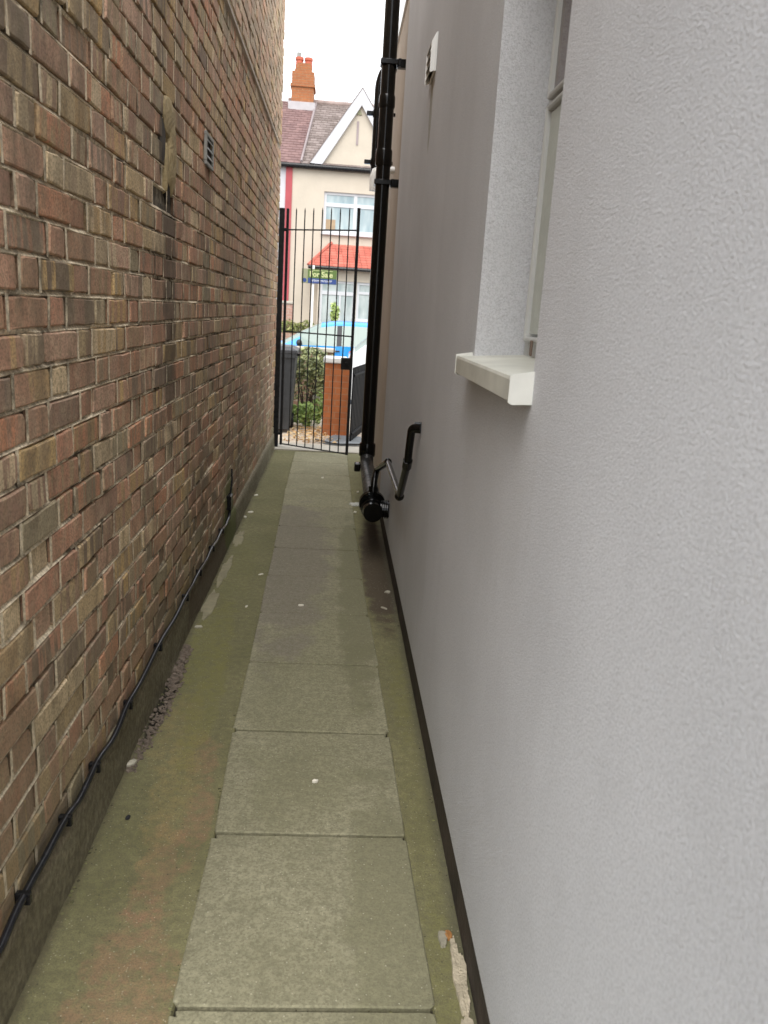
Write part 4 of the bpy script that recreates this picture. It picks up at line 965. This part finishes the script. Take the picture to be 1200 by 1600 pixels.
# the blue band carries one line of small white lettering too small to read: a row of letter-like strokes
p = MB(); x = SXA+.24
while x < SXB-.12:
    w_ = random.choice((.018, .022, .026)); h_ = random.choice((.045, .045, .06)); p.box((x, SY-.007, 2.16), (x+.006, SY-.0045, 2.16+h_)); p.box((x+.006, SY-.007, 2.16+.034), (x+w_, SY-.0045, 2.16+.045)); x += w_+.012
p.build('small_lettering', M_WHITE, brd)
p = MB(); p.box((-.70, SY+.021, 0), (-.65, SY+.07, 2.55), bev=.004); p.build('post', M_WHITE, sgn)

# ------------------------------------------------------------------ SMALL THINGS ON THE GROUND
M_BUTT = simple('pale_paper', (.74,.70,.60), .9, .08, 60); M_LEAFO = simple('orange_leaf', (.34,.16,.05), .8, .15, 60); M_CHIP = simple('grey_chip', (.40,.37,.29), .9, .2, 60)
LIT = [ # x, y, length, width, angle, material, label
 (-.383, 4.556, .045, .010, .6, M_BUTT, 'slim pale paper stub on the mossy strip, beside the slab edge nearer the brick wall'),
 (-.41, 4.02, .032, .014, 1.3, M_BUTT, 'short pale stub on the mossy strip, nearest to the camera on that strip'),
 (-.129, 4.055, .040, .011, .1, M_BUTT, 'pale flattened stub lying on the damp mauve grey slab in mid alley'),
 (-.61, 6.60, .05, .02, .9, M_BUTT, 'white paper scrap by the brick wall foot, farther up the alley'),
 (-.60, 6.02, .06, .032, .4, M_BUTT, 'largest white crumpled scrap at the foot of the brick wall'),
 (-.62, 5.87, .04, .025, 2., M_BUTT, 'small white scrap touching the largest crumpled scrap by the brick wall'),
 (-.007, 2.411, .020, .010, .3, M_BUTT, 'tiny white speck in the middle of the large near slab'),
 (.235, 6.889, .035, .022, 1., M_BUTT, 'pale scrap on the slab edge just beyond the pipe elbow'),
 (.198, 6.148, .036, .022, .4, M_BUTT, 'pale scrap on the slab edge left of the black pipe elbow'),
 (.344, 4.332, .045, .035, .2, M_CHIP, 'rounded grey chip on the green edge strip by the grey wall'),
 (.312, 4.075, .06, .014, 2.4, M_CHIP, 'curled thin grey sliver on the green edge strip'),
 (.352, 1.735, .020, .032, .1, M_LEAFO, 'orange leaf fragment against the black plinth in the foreground'),
 (-.081, 7.417, .03, .018, .3, M_BUTT, 'pale scrap on the farthest slabs before the gate'),
 (-.605, 3.72, .05, .03, .3, M_CHIP, 'grey flake of cement near the rubble by the brick wall'),
 (-.628, 2.50, .045, .022, 1.0, M_CHIP, 'pale cement flake at the near end of the rubble'),
 (-.565, 2.20, .018, .013, 1.2, M_TRIM, 'dark round pebble on the pinkish concrete strip'),
]
for (x, y, L, W, a, mt, lab) in LIT:
    if y > 3: L *= .72; W *= .8
    p = MB(); n = 9; ca, sa = math.cos(a), math.sin(a); ring = []
    for k in range(n):
        th = math.tau*k/n; r = 1+random.uniform(-.22, .22); u, v = L/2*r*math.cos(th), W/2*r*math.sin(th); ring.append((x+u*ca-v*sa, y+u*sa+v*ca))
    zb = .009 if -.3 > x or x > .26 else .0085
    if x < -.38 or x > .26: zb = .002
    hgt = min(W*.5, .008)
    vs = [(q[0], q[1], zb-.004) for q in ring]+[(q[0], q[1], zb+hgt*.7) for q in ring]+[(x+(q[0]-x)*.6, y+(q[1]-y)*.6, zb+hgt+random.uniform(-.002,.002)) for q in ring]
    fs = [(k, (k+1) % n, n+(k+1) % n, n+k) for k in range(n)]+[(n+k, n+(k+1) % n, 2*n+(k+1) % n, 2*n+k) for k in range(n)]+[tuple(range(2*n, 3*n))]
    p.add(vs, fs)
    cat = 'leaf' if mt is M_LEAFO else 'pebble' if mt is M_TRIM else 'chip' if mt is M_CHIP else 'litter'
    tag(p.build({'leaf': 'leaf_fragment', 'pebble': 'pebble', 'chip': 'stone_chip', 'litter': 'paper_scrap'}[cat], mt, None, loc=(x, y, 0)), lab, cat, 'scraps and chips lying on the alley floor')
# exposed pale mortar at the foot of the right wall
def blobsheet(mb, cx, cy, rx, ry, z, th, seed, n=46):
    vs = [(cx, cy, z+th)]; fs = []
    for r in (1, 2, 3):
        for k in range(n):
            a = math.tau*k/n; q = 1+.45*MN.noise(Vector((math.cos(a)*1.6, math.sin(a)*1.6, seed)))+.22*MN.noise(Vector((math.cos(a)*7, math.sin(a)*7, seed)))
            t = (.5, .92, 1.)[r-1]; xx, yy = cx+rx*t*q*math.cos(a), cy+ry*t*q*math.sin(a)
            vs.append((xx, yy, z+(th*(1+.5*MN.noise(Vector((xx*60, yy*60, seed)))) if r < 3 else -.006)))
    for k in range(n): fs.append((0, 1+k, 1+(k+1) % n))
    for r in range(2):
        for k in range(n): a = 1+r*n; fs.append((a+k, a+n+k, a+n+(k+1) % n, a+(k+1) % n))
    mb.add(vs, fs)
M_PALEM = simple('exposed_pale_mortar', (.46,.40,.29), .95, .22, 22, .006)
p = MB(); blobsheet(p, .362, 1.60, .017, .115, .002, .006, 2); blobsheet(p, .358, 1.42, .022, .07, .002, .005, 6); tag(p.build('mortar_patch', M_PALEM, None, loc=(.36, 1.55, 0), smooth=True), 'pale cream patch of exposed mortar against the black plinth in the foreground', 'mortar patch')
p = MB(); blobsheet(p, .335, 1.725, .012, .03, .002, .006, 11, 20); tag(p.build('mortar_crumb', simple('grey_crumb', (.27,.25,.19), .95, .2, 30), None, loc=(.335, 1.725, 0), smooth=True), 'grey crumb of mortar next to the orange leaf fragment', 'crumb')
p = MB(); blobsheet(p, .215, 6.42, .065, .05, .008, .006, 4); tag(p.build('cement_splash', simple('pale_cement', (.50,.50,.46), .9, .1, 20), None, loc=(.215, 6.42, 0), smooth=True), 'pale cement splash on the ground left of the black pipe elbow', 'cement')
p = MB(); blobsheet(p, -.60, 4.05, .035, .20, .001, .004, 21); blobsheet(p, -.60, 4.6, .028, .25, .001, .003, 23); blobsheet(p, -.60, 5.3, .03, .2, .001, .003, 29); tag(p.build('cement_fillet', simple('flaking_cement', (.26,.235,.15), .95, .2, 16, .004), None, loc=(-.6, 4.05, 0), smooth=True), 'flaking pale cement strip along the foot of the brick wall', 'cement')
# loose rubble in the broken edge
rb = MB()
for _ in range(620):
    t = random.random(); y = 2.45+1.05*t; x = -.618+.012*random.gauss(0, 1)+(.035*math.sin(t*3.1)**2)*random.random(); s = random.uniform(.0025, .009)*(1.3 if t > .6 else .9)
    if x < -.645: x = -.64
    rb.ball((x, y, -.002+s*.4), s, 5, (random.uniform(.7,1.3), random.uniform(.7,1.3), random.uniform(.5,.9)), jit=.25)
tag(rb.build('rubble', simple('rubble_grit', (.17,.135,.105), .95, .45, 60, .003), fix=True), 'loose grey brown rubble in the broken concrete edge by the brick wall', 'rubble', kind='stuff')

# moss crumbs and grit gathered along the wall feet, the slab edges and the joints
gm = MB()
def crumb(x, y, s, z=0): gm.ball((x, y, z+s*.15), s, 4, (random.uniform(.8,1.6), random.uniform(.8,1.6), random.uniform(.3,.6)), c=(random.random(),)*3, jit=.3)
for _ in range(900):
    y = 1.0+7.6*random.random()**1.4; k = random.random()
    if MN.noise(Vector((y*2.2, k*3, 4))) < -.05: continue
    s_ = random.uniform(.0015, .0045)
    if k < .40: crumb(-.632+abs(random.gauss(0, .008)), y, s_)
    elif k < .60: crumb(.378-abs(random.gauss(0, .010)), y, s_)
    elif k < .82: crumb(LXI(y)+random.gauss(-.004, .004), y, s_*.9)
    elif k < .90: crumb(RXI(y)+random.gauss(.004, .004), y, s_*.8)
    else:
        j = random.choice(JY[2:]); crumb(random.uniform(LXI(j), RXI(j)), j+random.gauss(0, .003), s_*.8, -.004)
tag(gm.build('moss_and_grit', leaf_mat('moss_grit', (.05,.042,.025), (.20,.20,.085), .95)), 'fine moss crumbs and grit gathered along the joints and wall feet', 'grit', kind='stuff')
